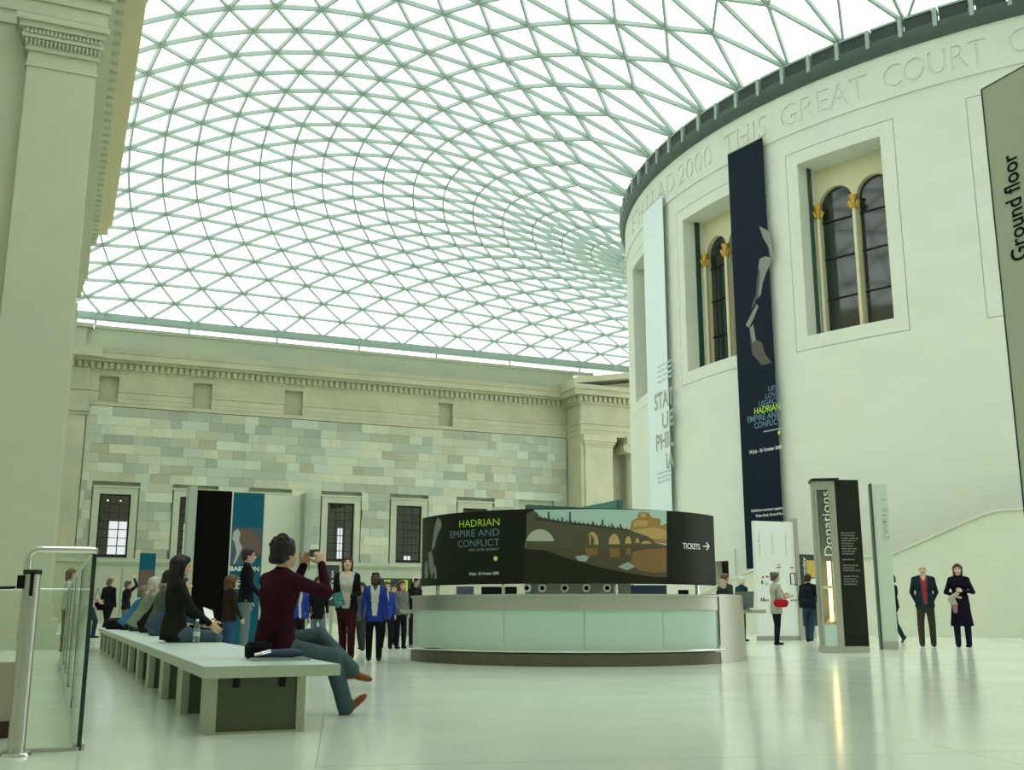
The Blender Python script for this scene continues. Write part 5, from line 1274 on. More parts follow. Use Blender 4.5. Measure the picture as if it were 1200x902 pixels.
def hand_geo(kind, h=.0045):
    """right hand: wrist at origin, fingers toward -z, palm toward +y... thumb on -x side"""
    key = ('hand', kind)
    if key in CACHE: return CACHE[key]
    s = Sdf(); curl = {'relaxed': .35, 'grip': 1.15, 'flat': .08}[kind]
    s.rc((0, 0, .03), (0, 0, -.02), .026, .028, 0, .02, (0, 1, 0), .7)
    for i, x_ in enumerate((-.030, -.010, .010, .028)): s.rc((x_*.55, 0, -.015), (x_, 0, -.085), .016, .0145, 0, .014)
    for i, (x_, L) in enumerate(((-.031, .070), (-.0105, .080), (.0105, .074), (.029, .058))):
        p = np.array([x_, 0, -.088]); a = curl*.5
        for j, fr in enumerate((.45, .32, .23)):
            q = p + np.array([x_*.03, math.sin(a), -math.cos(a)])*L*fr; s.rc(p, q, .0098 - .0012*j, .0090 - .0014*j, 0, .004); p = q; a += curl*(.75 if j == 0 else .55)
    th = np.array([-.026, .006, -.03]); t1 = th + unit((-.72, .45, -.55))*.042; t2 = t1 + unit((-.35, .55, -.78))*.032; t3 = t2 + unit((-.10, .55, -.83))*.024
    s.rc(th, t1, .016, .0125, 0, .014); s.rc(t1, t2, .012, .0105, 0, .006); s.rc(t2, t3, .0105, .0085, 0, .005)
    V, Q_, mi, _ = s.mesh(h); CACHE[key] = (V, Q_, mi); return CACHE[key]
def rot_to(dz, hint):
    """matrix whose columns are x, y, z with z along dz and y near hint"""
    z_ = unit(dz); y_ = np.asarray(hint, float); y_ = y_ - z_*(y_ @ z_)
    if np.linalg.norm(y_) < 1e-4: y_ = np.array([1.0, 0, 0]) - z_*z_[0]
    y_ = unit(y_); return np.stack([np.cross(y_, z_), y_, z_], 1)
def rz_m(a): c, s_ = math.cos(a), math.sin(a); return np.array([[c, -s_, 0], [s_, c, 0], [0, 0, 1.0]])
def rx_m(a): c, s_ = math.cos(a), math.sin(a); return np.array([[1.0, 0, 0], [0, c, -s_], [0, s_, c]])
CL = {}
def cloth(col, rough=.85):
    k = tuple(round(c, 3) for c in col)
    if k not in CL: CL[k] = mat('cloth %.3f %.3f %.3f' % k, tuple(c*.85 for c in col), rough, spec=.06, bump=.15, bscale=60)
    return CL[k]
SK = {'fair': (.62, .42, .30), 'tan': (.50, .31, .20), 'dark': (.075, .042, .028), 'pale': (.68, .49, .38), 'asian': (.56, .38, .25)}
def person(label, loc, rz, h=1.72, pose=None, top=(.05, .05, .06), tro=(.03, .03, .035), shoe=(.02, .02, .02), skin='fair', sex='m', hair='short', hcol=(.03, .02, .015), inner=None, innw=.06, jacket=True, hem=.0, coat=None, bulk=1.0, vox=.014, hs=1.0, sleeve=True, hoody=None, z0=0.0, ext=None, legtaper=1.14, group=None, bell=1.18, headw=None):
    p = dict(lean=(0, 0), hip=None, tL=(.04, .02, -1), sL=(0, -.03, -1), tR=(-.04, .02, -1), sR=(0, -.03, -1), uL=(.18, -.04, -1), fL=(.05, .22, -1), uR=(-.18, -.04, -1), fR=(-.05, .22, -1), head=(0, 0), hL='relaxed', hR='relaxed', pL=None, pR=None, footL=None, footR=None, roll=0)
    # note: the person's own left is -x when facing +y; L uses +x mirrored below
    p.update(pose or {})
    k = h/1.75; H_ = lambda v: v*k
    mir = np.array([-1, 1, 1.0])
    hipz = H_(.93) if p['hip'] is None else p['hip']; hip = np.array([0, 0, hipz]); lx, ly = p['lean']
    up = unit((math.tan(lx), math.tan(ly), 1.0)); fw = unit(np.array([0, 1.0, 0]) - up*up[1]); sd = np.cross(fw, up)
    T = H_(.56); waist = hip + up*H_(.16); chest = hip + up*H_(.38); nb = hip + up*T + fw*H_(.0); s = Sdf(); b_ = bulk
    s.rc(hip + up*H_(-.02 if p['hip'] is None else .055), waist, H_(.150)*b_, H_(.135)*b_, TRO, .03, fw, .72); s.rc(waist, chest + up*H_(.02), H_(.142)*b_, H_(.168)*b_, TOP, .04, fw, .66)
    s.rc(chest - sd*H_(.055), chest + sd*H_(.055) + up*H_(.03), H_(.125)*b_, H_(.125)*b_, TOP, .04, fw, .78)
    shw = H_(.180 if sex == 'm' else .160)*(.94 if hs > 1.1 else 1)
    SL_, SR_ = nb - up*H_(.055) - sd*shw, nb - up*H_(.055) + sd*shw                 # left is -sd (x<0)
    s.rc(SL_, nb + up*H_(.0) - sd*H_(.03), H_(.062), H_(.055), TOP, .04); s.rc(SR_, nb + sd*H_(.03), H_(.062), H_(.055), TOP, .04)
    s.rc(chest + up*H_(.05) - sd*H_(.09), chest + up*H_(.05) + sd*H_(.09), H_(.09), H_(.09), TOP, .05)
    if sex == 'f' and hs < 1.1:
        for q_ in (-1, 1): s.el(chest + fw*H_(.088)*b_ + sd*q_*H_(.068) - up*H_(.005), np.array([.06, .058, .058])*k, TOP, .05)
    if jacket: s.fru(hip - up*H_(.03 + hem), waist + up*H_(.03), (H_(.176)*b_, H_(.140)*b_), (H_(.156)*b_, H_(.116)*b_), TOP, .02, sd)
    if coat: s.fru(np.array([0, 0, coat[0]]), waist, (H_(coat[1]), H_(coat[1]*.8)), (H_(.155), H_(.12)), TOP, .04, sd)
    if hoody: s.rc(nb - fw*H_(.05) - sd*H_(.06), nb - fw*H_(.05) + sd*H_(.06), H_(.05), H_(.05), EXT, .03)
    else: s.rc(nb - up*H_(.03), nb + up*H_(.012) - fw*H_(.008), H_(.068), H_(.058), TOP, .02)
    hands = []
    for side, S0 in (('L', SL_), ('R', SR_)):
        f = mir if side == 'L' else 1.0                                            # pose vectors: +x is outward for L entry given as +x -> left
        sg = -1.0 if side == 'L' else 1.0
        def W(v):                                                               # pose vectors are in world-like person axes: x>0 means toward that arm's own outside
            v = np.asarray(v, float); return unit(np.array([abs(1)*v[0]*sg, v[1], v[2]]))
        ua, fa = W((abs(p['u'+side][0])*np.sign(p['u'+side][0]) if side == 'L' else -p['u'+side][0], *p['u'+side][1:])), W((p['f'+side][0] if side == 'L' else -p['f'+side][0], *p['f'+side][1:]))
        e_ = S0 + ua*H_(.285); w_ = e_ + fa*H_(.245); m_ = TOP if sleeve else SKIN
        s.rc(S0, e_, H_(.060)*(.5 + .5*b_), H_(.047), TOP, .022); s.rc(e_, w_, H_(.046), H_(.034), m_, .018)
        hands.append((side, w_, fa, p['h'+side], p['p'+side]))
        th = np.asarray(p['t'+side], float).copy(); sh = np.asarray(p['s'+side], float).copy(); th[0] *= 1 if side == 'L' else 1; hp = hip + sd*sg*H_(.085) - up*H_(.02)
        th = unit((th[0]*(-1), th[1], th[2])); sh = unit((sh[0]*(-1), sh[1], sh[2]))
        kn = hp + th*H_(.43); an = kn + sh*H_(.40)
        s.rc(hp, kn, H_(.092)*(.6 + .4*b_), H_(.062)*legtaper, TRO, .03); s.rc(kn, an, H_(.060)*legtaper, H_(.044)*legtaper*bell, TRO, .02); s.rc(kn + sh*H_(.1) - unit((0, 1, 0))*H_(.012), kn + sh*H_(.2) - unit((0, 1, 0))*H_(.01), H_(.050)*legtaper, H_(.046)*legtaper, TRO, .03)
        ft = p['foot'+side]; ft = unit((0, 1.0, 0)) if ft is None else unit(ft); fup = unit(np.array([0, 0, 1.0]) - ft*ft[2]) if abs(ft[2]) < .95 else np.array([0, -1.0, 0])
        base = an - fup*H_(.035); s.rc(an, base, H_(.042), H_(.040), SHOE, .02); s.rc(base - ft*H_(.045), base + ft*H_(.14), H_(.036), H_(.034), SHOE, .02, fup, .8); s.rc(base + ft*H_(.08), base + ft*H_(.165), H_(.042), H_(.026), SHOE, .02, fup, .62)
    for q_ in (ext or []): q_(s, hip, up, fw, sd, nb, k)
    V, Q_, mi, C_ = s.mesh(vox)
    if inner is not None:                                                        # open front shows the shirt underneath
        rel = C_ - hip; a_ = rel @ up; x_ = rel @ sd; y_ = rel @ fw
        op = (mi == TOP) & (y_ > H_(.03)) & (np.abs(x_) < H_(innw)*(1 if innw > .3 else (.55 + .6*np.clip(a_/T, 0, 1)))) & (a_ > H_(-.02)) & (a_ < T*1.08); mi = np.where(op, INN, mi); mi = np.where(op & (a_ > T*.86) & (np.abs(x_) < H_(.012) + (a_ - T*.86)*.45), SKIN, mi)
    Vs, Qs, Ms = [V], [Q_], [mi]; n0 = len(V)
    def join(V2, Q2, m2):
        nonlocal n0
        Vs.append(V2); Qs.append(Q2 + n0); Ms.append(m2); n0 += len(V2)
    hy, hp_ = p['head']; Rh = np.stack([sd, fw, up], 1) if False else rot_to((up*.35 + np.array([0, 0, .65])), (0, 1, 0)); Rh = Rh @ rz_m(hy) @ rx_m(-hp_)
    if p['roll']: Rh = Rh @ np.array([[math.cos(p['roll']), 0, math.sin(p['roll'])], [0, 1, 0], [-math.sin(p['roll']), 0, math.cos(p['roll'])]])
    hk = k*hs; hb = nb + up*H_(.055)*(.7 if hs > 1.1 else 1) + fw*H_(.015)
    HV, HQ, HM = head_geo('c' if hs > 1.1 else sex); join(hb + (HV*hk) @ Rh.T, HQ, HM)
    for side, w_, fa, kind, pn in hands:
        HV, HQ, HM = hand_geo(kind); V2 = HV.copy()*k*(.92 if sex == 'f' else 1.0)*(.85 if hs > 1.1 else 1)
        if side == 'R': V2[:, 0] *= -1; HQ = HQ[:, ::-1]
        V2[:, 0] *= 1
        hint = np.array([1.0 if side == 'L' else -1.0, .25, 0]) if pn is None else np.asarray(pn, float)
        R_ = rot_to(-fa, hint); join(w_ + V2 @ R_.T, HQ, np.full(len(HQ), SKIN))
    V = np.concatenate(Vs); Q_ = np.concatenate(Qs); mi = np.concatenate(Ms)
    sc = SK[skin]; mats = [mat('skin ' + skin, sc, .55, spec=.3), cloth(top), cloth(tro), cloth(shoe, .5), cloth(inner or top), mat('eye dark', (.03, .025, .02), .4), mat('lip ' + skin, (sc[0]*.75, sc[1]*.5, sc[2]*.48), .5), cloth(hoody or top)]
    me = bpy.data.meshes.new('body'); me.from_pydata(V.tolist(), [], Q_.tolist())
    for m_ in mats: me.materials.append(m_)
    me.polygons.foreach_set('material_index', mi.astype(np.int32)); me.polygons.foreach_set('use_smooth', np.ones(len(Q_), bool)); me.update()
    root = empty('person', (loc[0], loc[1], z0), rz); tag(root, label, 'person', group)
    inst('body', me, root)
    if hair:
        HV, HQ, HM = hair_geo(hair); V2 = hb + (HV*hk) @ Rh.T; me = bpy.data.meshes.new('hair'); me.from_pydata(V2.tolist(), [], HQ.tolist()); me.materials.append(mat('hair %.2f %.2f %.2f' % hcol, hcol, .6, spec=.3, bump=.4, bscale=120)); me.polygons.foreach_set('use_smooth', np.ones(len(HQ), bool)); inst('hair', me, root)
    root['_h'] = 0; del root['_h']
    return root, dict(hb=hb, Rh=Rh, hk=hk, hands={q[0]: (q[1], q[2]) for q in hands}, nb=nb, hip=hip, up=up, fw=fw, sd=sd, k=k)
def stand_at(x, ytop, h):
    v = ray(x, ytop); t = (h - CAM_H)/v[2]; P = CAMP + v*t; return P[0], P[1]
def face_dir(dx, dy): return math.atan2(-dx, dy)                        # rotation so that local +y looks along (dx, dy)
TOCAM = lambda P: face_dir(-P[0], -P[1])
JEANS = (.09, .14, .20); BLUEJ = (.03, .06, .36)

# --- the man taking a picture
P1 = (1.57, 8.30)
r1, i1 = person('man in maroon shirt and jeans sitting on the bench taking a picture', P1, face_dir(1, .45), 1.68,
    dict(hip=.52, lean=(.03, .05), tL=(-.30, .87, .20), sL=(-.68, .34, -.68), tR=(-.36, .91, -.16), sR=(-.16, .24, -.95), footL=(.47, .80, -.25), footR=(.30, .66, .55), uL=(.12, .93, -.28), fL=(-.45, .12, .90), uR=(-.30, .90, -.30), fR=(.40, .06, .92), head=(.12, -.03), hL='grip', hR='grip', pL=(.5, -.3, 0), pR=(-.5, .2, 0)),
    bulk=1.10, top=(.042, .008, .017), tro=(.070, .115, .13), shoe=(.24, .085, .035), skin='asian', hair='spiky', hcol=(.010, .008, .008), jacket=True, hem=.045, vox=.010, bell=1.35, legtaper=1.10)
w_ = (i1['hands']['L'][0] + i1['hands']['R'][0])/2 + np.array([0, .01, .09])
cm = empty('camera', tuple((np.array(r1.location) + np.array(rz_m(r1.rotation_euler[2]) @ w_)))); cm.rotation_euler = (0, 0, r1.rotation_euler[2]); tag(cm, 'small compact camera held up by the man in maroon', 'camera')
MB().box((-.05, -.012, -.030), (.05, .012, .030)).build('camera_body', mat('dark camera', (.03, .035, .03), .4), cm); q = MB(); q.tube([(0, .01, 0), (0, .035, 0)], .020, 14); q.build('lens', M_CHROME, cm, smooth=True); MB().box((-.038, -.0135, -.024), (.03, -.012, .024)).build('screen', mat('camera screen', (.05, .08, .06), .2), cm); q = MB(); q.tube([(-.05, 0, -.01), (-.055, -.005, -.07), (-.05, -.01, -.13)], .003, 5); q.build('wrist_strap', M_BLACK, cm)
# shoulder strap and black bag behind him
sb = empty('shoulder_bag', (P1[0] - .14, P1[1] - .16, BZ)); tag(sb, 'black bag pushed behind the man in maroon on the bench', 'bag')
q = MB(); n_ = 14
for i in range(n_):
    pass
q.lathe([(0, 0), (.10, 0), (.125, .02), (.13, .09), (.10, .125), (0, .13)], n=18); bo = q.build('bag_body', cloth((.010, .010, .012)), sb, smooth=True); bo.scale = (.8, 1.25, 1)
q = MB(); q.tube([(.02, -.12, .10), (.12, -.17, .22), (.26, -.13, .30)], .010, 6); q.build('strap', cloth((.012, .012, .014)), sb)

# --- others along the bench
SIT = dict(hip=.525, lean=(0, .06), tL=(.10, 1, -.05), sL=(0, .06, -1), tR=(-.10, 1, -.05), sR=(0, .06, -1))
def sit(label, X, Y, lean, top, tro, hair, hcol, h=1.75, head=(0, 0), arms=None, **kw):
    d = dict(SIT); d['lean'] = (0, lean); d['head'] = head; d.update(arms or dict(uL=(.14, .35, -1), fL=(-.08, .95, -.30), uR=(-.14, .35, -1), fR=(.08, .95, -.30)))
    return person(label, (X, Y), face_dir(1, .02), h, d, top=top, tro=tro, hair=hair, hcol=hcol, **kw)
sit('person with black hair in dark jacket and jeans sitting beside the water bottle', 1.29, 12.9, .02, (.018, .020, .016), JEANS, 'long', (.008, .007, .007), 1.84, (.05, .06), dict(uL=(.10, .45, -1), fL=(0, .9, -.5), uR=(-.16, .50, -.9), fR=(-.02, .80, -.62)), skin='asian', vox=.012, bulk=1.05, hem=.04)
sit('person in denim blue jacket bending forward on the bench', 1.40, 16.5, .62, (.05, .085, .12), JEANS, 'crop', (.05, .04, .03), 1.80, (0, -.5), vox=.016, bulk=1.08)
sit('person in green grey jacket on the bench beside the denim jacket', 1.47, 17.6, .22, (.11, .14, .11), (.05, .05, .05), 'short', (.012, .01, .01), 1.86, (.1, .1), vox=.016)
sit('grey haired person in black bending forward on the bench', 1.42, 18.8, .55, (.012, .012, .014), (.03, .03, .035), 'bob', (.28, .26, .21), 1.86, (0, -.55), sex='f', vox=.016)
sit('white haired person in sage green top leaning forward on the bench', 1.36, 20.2, .46, (.23, .28, .20), (.05, .05, .05), 'short', (.46, .46, .42), 1.92, (0, -.35), vox=.016, bulk=1.05)
sit('person in bright blue shirt bending on the bench end', 1.26, 21.7, .62, (.05, .17, .32), (.015, .015, .018), 'crop', (.20, .17, .13), 1.80, (0, -.5), vox=.016)
bgx = MB(); bgx.lathe([(0, 0), (.22, 0), (.27, .05), (.25, .17), (.12, .22), (0, .22)], n=18); bo = bgx.build('black_bag', cloth((.012, .012, .014)), loc=(1.16, 22.5, BZ), smooth=True); bo.scale = (.8, 1.2, 1); tag(bo, 'soft black bag lying on the far end of the bench', 'bag')
lf = MB(); lf.box((-.07, -.10, 0), (.07, .10, .006)); lfo = lf.build('leaflet', M_WHITE, loc=(1.70, 13.12, .725)); lfo.rotation_euler = (.9, .3, .5); tag(lfo, 'white leaflet held by the person in dark jacket', 'leaflet')

# --- standing visitors
WALK = dict(tL=(.05, .30, -1), sL=(0, -.10, -1), tR=(.05, -.22, -1), sR=(0, -.45, -1))
x, y = stand_at(291, 644, 1.80)
r, i = person('man with glasses in black shirt and jeans standing before the teal panel', (x, y), face_dir(1, -.15), 1.80, dict(uR=(-.12, .25, -1), fR=(-.05, .7, -.7)), top=(.012, .013, .018), tro=(.16, .23, .24), hair='short', hcol=(.03, .022, .018), inner=(.2, .2, .22), innw=.03, vox=.013)
def glasses(r, i):
    q = MB(); R_ = i['Rh']; 
    def G(x_, y_, z_): return i['hb'] + R_ @ (np.array([x_, y_, z_])*i['hk'])
    for sx in (-1, 1): q.tube([G(sx*.034 + .021*math.cos(a), .099, .112 + .016*math.sin(a)) for a in np.linspace(0, 2*PI, 14)[:-1]], .0028, 6, closed=True); q.tube([G(sx*.055, .097, .115), G(sx*.084, .0, .112)], .0028, 5)
    q.tube([G(-.013, .1, .115), G(.013, .1, .115)], .0028, 5); q.build('glasses', M_BLACK, r)
glasses(r, i)
x, y = stand_at(271, 677, 1.24); person('small brown haired child in dark brown jacket and jeans', (x, y), face_dir(1, .25), 1.24, dict(uR=(-.2, .15, -1), fR=(.1, .5, -.8)), top=(.035, .024, .018), tro=(.045, .10, .19), hair='bob', hcol=(.10, .05, .022), hs=1.22, vox=.012)
x, y = stand_at(350, 675, 1.30); person('black haired child in bright blue jacket half hidden by the man in maroon', (x, y), TOCAM((x, y)) + .5, 1.30, None, top=BLUEJ, tro=(.015, .016, .02), hair='crop', hcol=(.008, .007, .007), skin='tan', inner=(.6, .6, .6), innw=.04, hs=1.2, vox=.014)
x, y = stand_at(374, 677, 1.42); person('person in black jacket and jeans behind the child in blue', (x, y), TOCAM((x, y)) + .3, 1.42, WALK, top=(.012, .012, .014), tro=(.13, .19, .24), hair='bob', hcol=(.03, .02, .016), hs=1.12, vox=.015, hem=.12)
P = atZ(404, 775); r, i = person('woman in white patterned blouse and maroon trousers walking with a teal booklet', P, TOCAM(P) - .1, 1.60, dict(WALK, lean=(0, .05), head=(.1, -.38), uR=(-.16, -.05, -1), fR=(.30, .75, -.45), uL=(.18, .1, -1), fL=(-.55, .8, -.25)), top=(.018, .014, .014), tro=(.050, .012, .018), shoe=(.07, .04, .025), sex='f', hair='bob', hcol=(.075, .030, .018), inner=(.56, .60, .55), innw=.115, bulk=1.12, vox=.012, hem=.03)
w_ = i['hands']['R'][0] + i['hands']['R'][1]*.07
bk_ = MB(); bk_.box((-.075, -.006, -.11), (.075, .006, .11)); bk_.box((-.07, -.009, -.105), (.072, -.006, .105)); bo = bk_.build('booklet', mat('teal booklet', (.02, .20, .20), .5), loc=tuple(np.array(r.location) + np.array(rz_m(r.rotation_euler[2]) @ (w_ + np.array([0, .03, .04]))))); bo.rotation_euler = (0, .35, r.rotation_euler[2] + .3); tag(bo, 'teal booklet held by the woman in white blouse', 'booklet')
P = atZ(437.5, 774.5); person('boy in royal blue cardigan and white shirt looking down', P, TOCAM(P), 1.36, dict(head=(-.05, -.35), tL=(.05, .12, -1), tR=(-.03, .0, -1), uL=(.25, 0, -1), uR=(-.25, 0, -1)), top=BLUEJ, tro=(.012, .012, .016), skin='dark', hair='crop', hcol=(.008, .007, .007), inner=(.62, .66, .60), innw=.085, hs=1.14, vox=.012, hem=.10, bulk=1.05)
x, y = stand_at(424, 684, 1.30); person('dark haired child in grey coat behind the boy in cardigan', (x, y), TOCAM((x, y)) - .3, 1.30, WALK, top=(.10, .11, .10), tro=(.05, .055, .05), skin='tan', hair='bob', hcol=(.02, .014, .012), hs=1.15, vox=.016, hem=.1)
x, y = stand_at(453.5, 683, 1.34); person('brown haired child in blue cardigan walking behind the boy', (x, y), TOCAM((x, y)) + .2, 1.34, WALK, top=BLUEJ, tro=(.012, .012, .016), hair='short', hcol=(.07, .04, .025), inner=(.5, .55, .6), innw=.04, hs=1.14, vox=.016, hem=.1)
x, y = stand_at(462, 687, 1.30); person('child in blue pullover partly hidden near the desk shelf', (x + .25, y + .8), TOCAM((x, y)) - .3, 1.32, WALK, top=(.03, .08, .30), tro=(.012, .012, .016), hair='crop', hcol=(.04, .03, .02), hs=1.14, vox=.016)
x, y = stand_at(470.5, 681.5, 1.38); person('girl with brown hair in grey pullover leaning by the desk shelf', (x, y), TOCAM((x, y)) + .5, 1.38, dict(uR=(-.2, .1, -1), fR=(.2, .8, -.6)), top=(.17, .19, .165), tro=(.012, .014, .02), sex='f', hair='long', hcol=(.10, .05, .028), hs=1.12, vox=.015)
P = cyl_hit(487, 700, KC, 2.55); P = (5.75 + .35, 17.3)
x, y = 7.05, 21.8; r, i = person('dark haired woman with white headband standing beyond the desk', stand_at(486.5, 678.5, 1.50), TOCAM((x, y)) + .6, 1.50, None, top=(.015, .015, .018), tro=(.02, .02, .02), skin='tan', sex='f', hair='bob', hcol=(.012, .009, .008), vox=.016)
q = MB(); R_ = i['Rh']; q.tube([i['hb'] + R_ @ (np.array([.098*math.cos(a), .03 - .02*math.sin(a), .15 + .105*math.sin(a)])*i['hk']) for a in np.linspace(-.3, PI + .3, 16)], .012, 8); q.build('headband', cloth((.75, .76, .72)), r, smooth=True)
# --- behind the steel end of the desk
x, y = stand_at(849, 673, 1.62); person('brown haired person queueing behind the fair haired one at the desk', (x, y), TOCAM((x, y)) + 2.4, 1.62, None, top=(.05, .06, .07), tro=(.03, .03, .03), hair='short', hcol=(.12, .07, .04), vox=.017)
x, y = stand_at(846, 680, 1.46); person('fair haired person waiting just beyond the steel end of the desk', (x, y), TOCAM((x, y)) + .9, 1.46, None, top=(.02, .025, .025), tro=(.02, .02, .02), hair='short', hcol=(.42, .34, .22), sex='f', vox=.016, skin='pale')
x, y = stand_at(866, 676, 1.64); person('white haired man in dark teal jacket leaning at the desk end', (x, y), TOCAM((x, y)) + 2.2, 1.64, dict(lean=(0, .12), head=(0, -.2)), top=(.015, .045, .055), tro=(.05, .055, .05), hair='short', hcol=(.60, .62, .58), skin='pale', vox=.016)
# --- by the signs
P = atZ(912, 756.5); r, i = person('woman in cream top and dark leggings with a red shoulder bag', P, face_dir(.95, -.2), 1.63, dict(tL=(.04, .12, -1), sL=(0, -.08, -1), tR=(-.04, -.08, -1), sR=(0, -.12, -1), uR=(-.1, .15, -1), fR=(.1, .9, .1), uL=(.1, .2, -1), fL=(-.1, .9, .2)), top=(.52, .50, .40), tro=(.012, .016, .02), shoe=(.03, .02, .015), sex='f', hair='bun', hcol=(.10, .07, .05), vox=.013, hem=.12, bulk=1.06)
bgr = empty('red_handbag', tuple(np.array(r.location) + np.array(rz_m(r.rotation_euler[2]) @ np.array([.22, .02, .90])))); bgr.rotation_euler = (0, 0, r.rotation_euler[2]); tag(bgr, 'bright red shoulder bag hanging on the woman in cream', 'bag')
q = MB(); s_ = Sdf(); s_.rc((0, -.11, .06), (0, .11, .06), .075, .075, 0, .02, (1, 0, 0), .55); s_.rc((0, -.09, .03), (0, .09, .03), .07, .07, 0, .02, (1, 0, 0), .6); V, Q_, mi, _ = s_.mesh(.012); q.add(V, [tuple(f) for f in Q_]); q.build('bag_body', cloth((.48, .015, .045)), bgr, smooth='all')
q = MB(); q.tube([(0, -.12, .11), (-.04, -.10, .30), (-.09, -.02, .50), (-.05, .08, .30), (0, .12, .11)], .009, 6); q.build('strap', cloth((.05, .02, .02)), bgr)
P = atZ(951, 753.5); r, i = person('person in dark jacket and jeans with a backpack behind the donation case', P, face_dir(.8, .6), 1.66, WALK, top=(.012, .016, .020), tro=(.03, .06, .10), hair='short', hcol=(.03, .02, .016), vox=.015)
bp2 = empty('backpack', tuple(np.array(r.location) + np.array(rz_m(r.rotation_euler[2]) @ np.array([0, -.25, .88])))); bp2.rotation_euler = (0, 0, r.rotation_euler[2]); tag(bp2, 'dark blue backpack worn by the person behind the donation case', 'backpack')
q = MB(); s_ = Sdf(); s_.rc((-.06, 0, .08), (-.06, 0, .38), .11, .09, 0, .04, (0, 1, 0), .8); s_.rc((.06, 0, .08), (.06, 0, .38), .11, .09, 0, .04, (0, 1, 0), .8); s_.rc((-.05, -.07, .10), (.05, -.07, .10), .08, .08, 0, .03); V, Q_, mi, _ = s_.mesh(.014); q.add(V, [tuple(f) for f in Q_]); q.build('pack_body', cloth((.014, .02, .03)), bp2, smooth='all')
for sx in (-.1, .1):
    q = MB(); q.tube([(sx, .06, .42), (sx, .22, .50), (sx*1.2, .27, .30), (sx*1.1, .10, .08)], .014, 6); q.build('strap', cloth((.01, .012, .016)), bp2)
P = atZ(1050.5, 752.5); r, i = person('person in dark green clothes walking behind the slim sign pillar', P, face_dir(-.92, .38), 1.66, dict(tL=(.05, .42, -1), sL=(0, .05, -1), tR=(.05, -.10, -1), sR=(0, -.50, -1), footR=(0, .6, -.8), uL=(.1, .35, -1), fL=(0, .5, -.9), uR=(-.1, -.35, -1), fR=(0, .45, -.9)), top=(.012, .020, .022), tro=(.014, .045, .045), shoe=(.16, .06, .03), hair='short', hcol=(.02, .015, .012), vox=.015)
q = MB(); q.box((-.05, -.13, -.20), (.05, .13, 0)); q.tube([(0, -.09, 0), (0, -.05, .10), (0, .05, .10), (0, .09, 0)], .008, 6); w_ = np.array(r.location) + np.array(rz_m(r.rotation_euler[2]) @ (i['hands']['L'][0] + i['hands']['L'][1]*.09)); bo = q.build('tote_bag', cloth((.03, .07, .12)), loc=(w_[0], w_[1], w_[2] - .10)); bo.rotation_euler = (0, 0, r.rotation_euler[2]); tag(bo, 'small dark blue bag carried by the walker behind the sign pillar', 'bag')
P = atZ(1088, 758.3); r, i = person('bald man in dark jacket and red jumper standing with hands behind back', P, TOCAM(P) + .08, 1.78, dict(uL=(.26, -.16, -1), fL=(-.42, -.45, -1), uR=(-.26, -.16, -1), fR=(.42, -.45, -1), head=(0, .03), tL=(.07, 0, -1), tR=(-.07, 0, -1)), top=(.016, .034, .050), tro=(.060, .058, .036), shoe=(.05, .05, .05), hair='fringe', hcol=(.55, .50, .42), skin='pale', inner=(.36, .055, .06), innw=.062, bulk=1.14, vox=.012, hem=.05)
cl_ = MB(); q = i; cw = []
P = atZ(1130, 759); r, i = person('long haired woman in knee length black coat standing beside the bald man', P, TOCAM(P) - .05, 1.76, dict(uL=(.42, .05, -1), fL=(-.75, .55, .10), uR=(-.42, .05, -1), fR=(.80, .55, -.35), tL=(.05, .02, -1), tR=(-.05, .04, -1), footL=(.25, 1, 0)), top=(.012, .009, .020), tro=(.014, .020, .045), shoe=(.012, .012, .016), hair='long', hcol=(.06, .035, .02), sex='f', coat=(.46, .235), vox=.012, skin='pale')
hb_ = empty('pale_handbag', tuple(np.array(r.location) + np.array(rz_m(r.rotation_euler[2]) @ np.array([.06, .23, .92])))); hb_.rotation_euler = (0, 0, r.rotation_euler[2]); tag(hb_, 'soft pale pink bag held in front of the woman in black coat', 'bag')
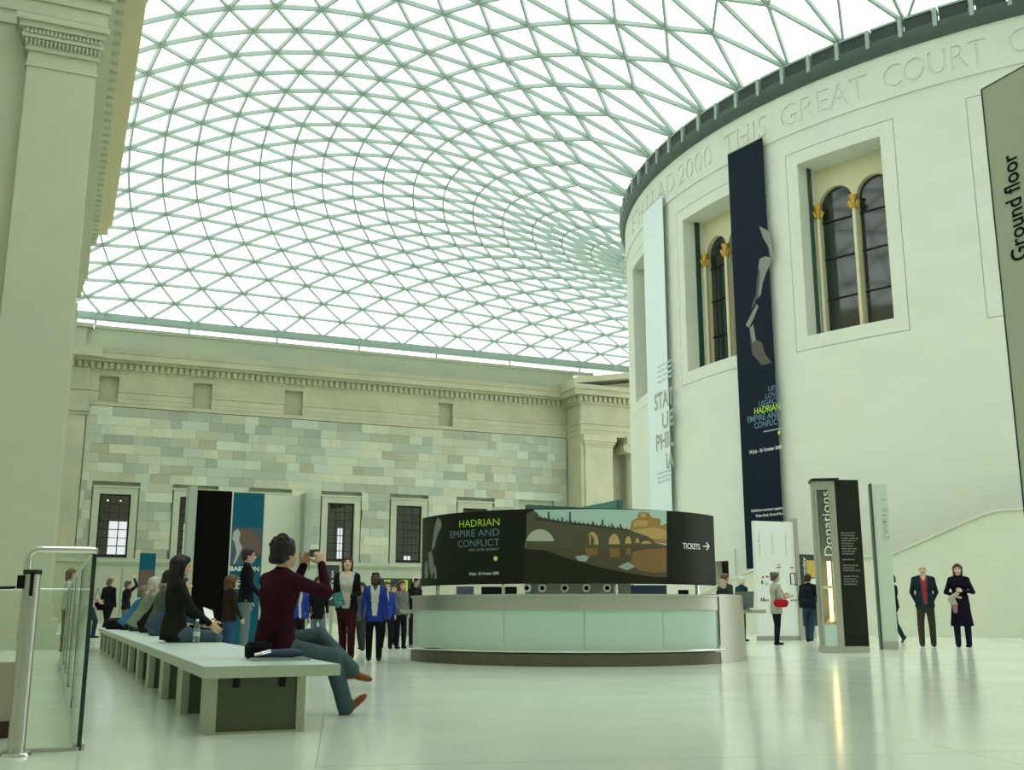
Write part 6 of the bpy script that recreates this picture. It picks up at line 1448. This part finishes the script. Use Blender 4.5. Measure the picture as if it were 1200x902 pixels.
q = MB(); s_ = Sdf(); s_.rc((.10, 0, .10), (.05, 0, .0), .075, .06, 0, .04, (0, 1, 0), .6); s_.rc((.05, 0, -.02), (.04, .01, -.15), .06, .045, 1, .03, (0, 1, 0), .6); s_.rc((.09, 0, .14), (-.02, .03, .22), .05, .04, 0, .03); V, Q_, mi, _ = s_.mesh(.011); b4 = MB(); b4.add(V, [tuple(f) for f in Q_]); b4.m = mi.tolist(); b4.build('bag_body', [cloth((.50, .46, .36)), cloth((.38, .20, .22))], hb_, smooth='all')
# --- far left
person('brown haired person in white top and brown trousers before the giant pilaster', (.26, 22.6), face_dir(1, -.3), 1.56, dict(uR=(-.1, .3, -1), fR=(0, .9, -.3)), top=(.50, .48, .42), tro=(.14, .11, .08), hair='bob', hcol=(.10, .06, .04), vox=.017, sex='f')
x, y = stand_at(107, 675, 1.72); person('person in pale pink top and jeans striding past the balustrade', (x, y), face_dir(.9, -.4), 1.72, dict(WALK, tL=(.05, .45, -1), tR=(.05, -.45, -1), uR=(-.1, .5, -1), fR=(0, .9, -.5)), top=(.42, .34, .34), tro=(.03, .05, .09), hair='short', hcol=(.02, .015, .012), vox=.018)
x, y = stand_at(129, 678.5, 1.72); r, i = person('man in black with a black shoulder bag walking beyond the bench', (x, y), face_dir(.6, .7), 1.72, WALK, top=(.012, .013, .018), tro=(.010, .011, .014), hair='short', hcol=(.14, .08, .05), vox=.018, bulk=1.08)
q = MB(); q.box((-.16, -.08, -.12), (.16, .08, .12)); q.tube([(-.14, 0, .12), (0, .05, .55), (.14, 0, .12)], .012, 6); bo = q.build('shoulder_bag', cloth((.008, .008, .010)), loc=tuple(np.array(r.location) + np.array(rz_m(r.rotation_euler[2]) @ np.array([-.30, -.10, .92])))); bo.rotation_euler = (0, 0, r.rotation_euler[2] + 1.2); tag(bo, 'black bag hanging at the side of the man in black', 'bag')
x, y = stand_at(144, 681, 1.60); person('person in dark top raising one arm to their face beyond the bench', (x + .15, y + .3), face_dir(.9, .3), 1.60, dict(uR=(-.3, .6, .6), fR=(.4, -.2, .8)), top=(.02, .02, .024), tro=(.22, .20, .15), hair='short', hcol=(.10, .07, .05), vox=.018)
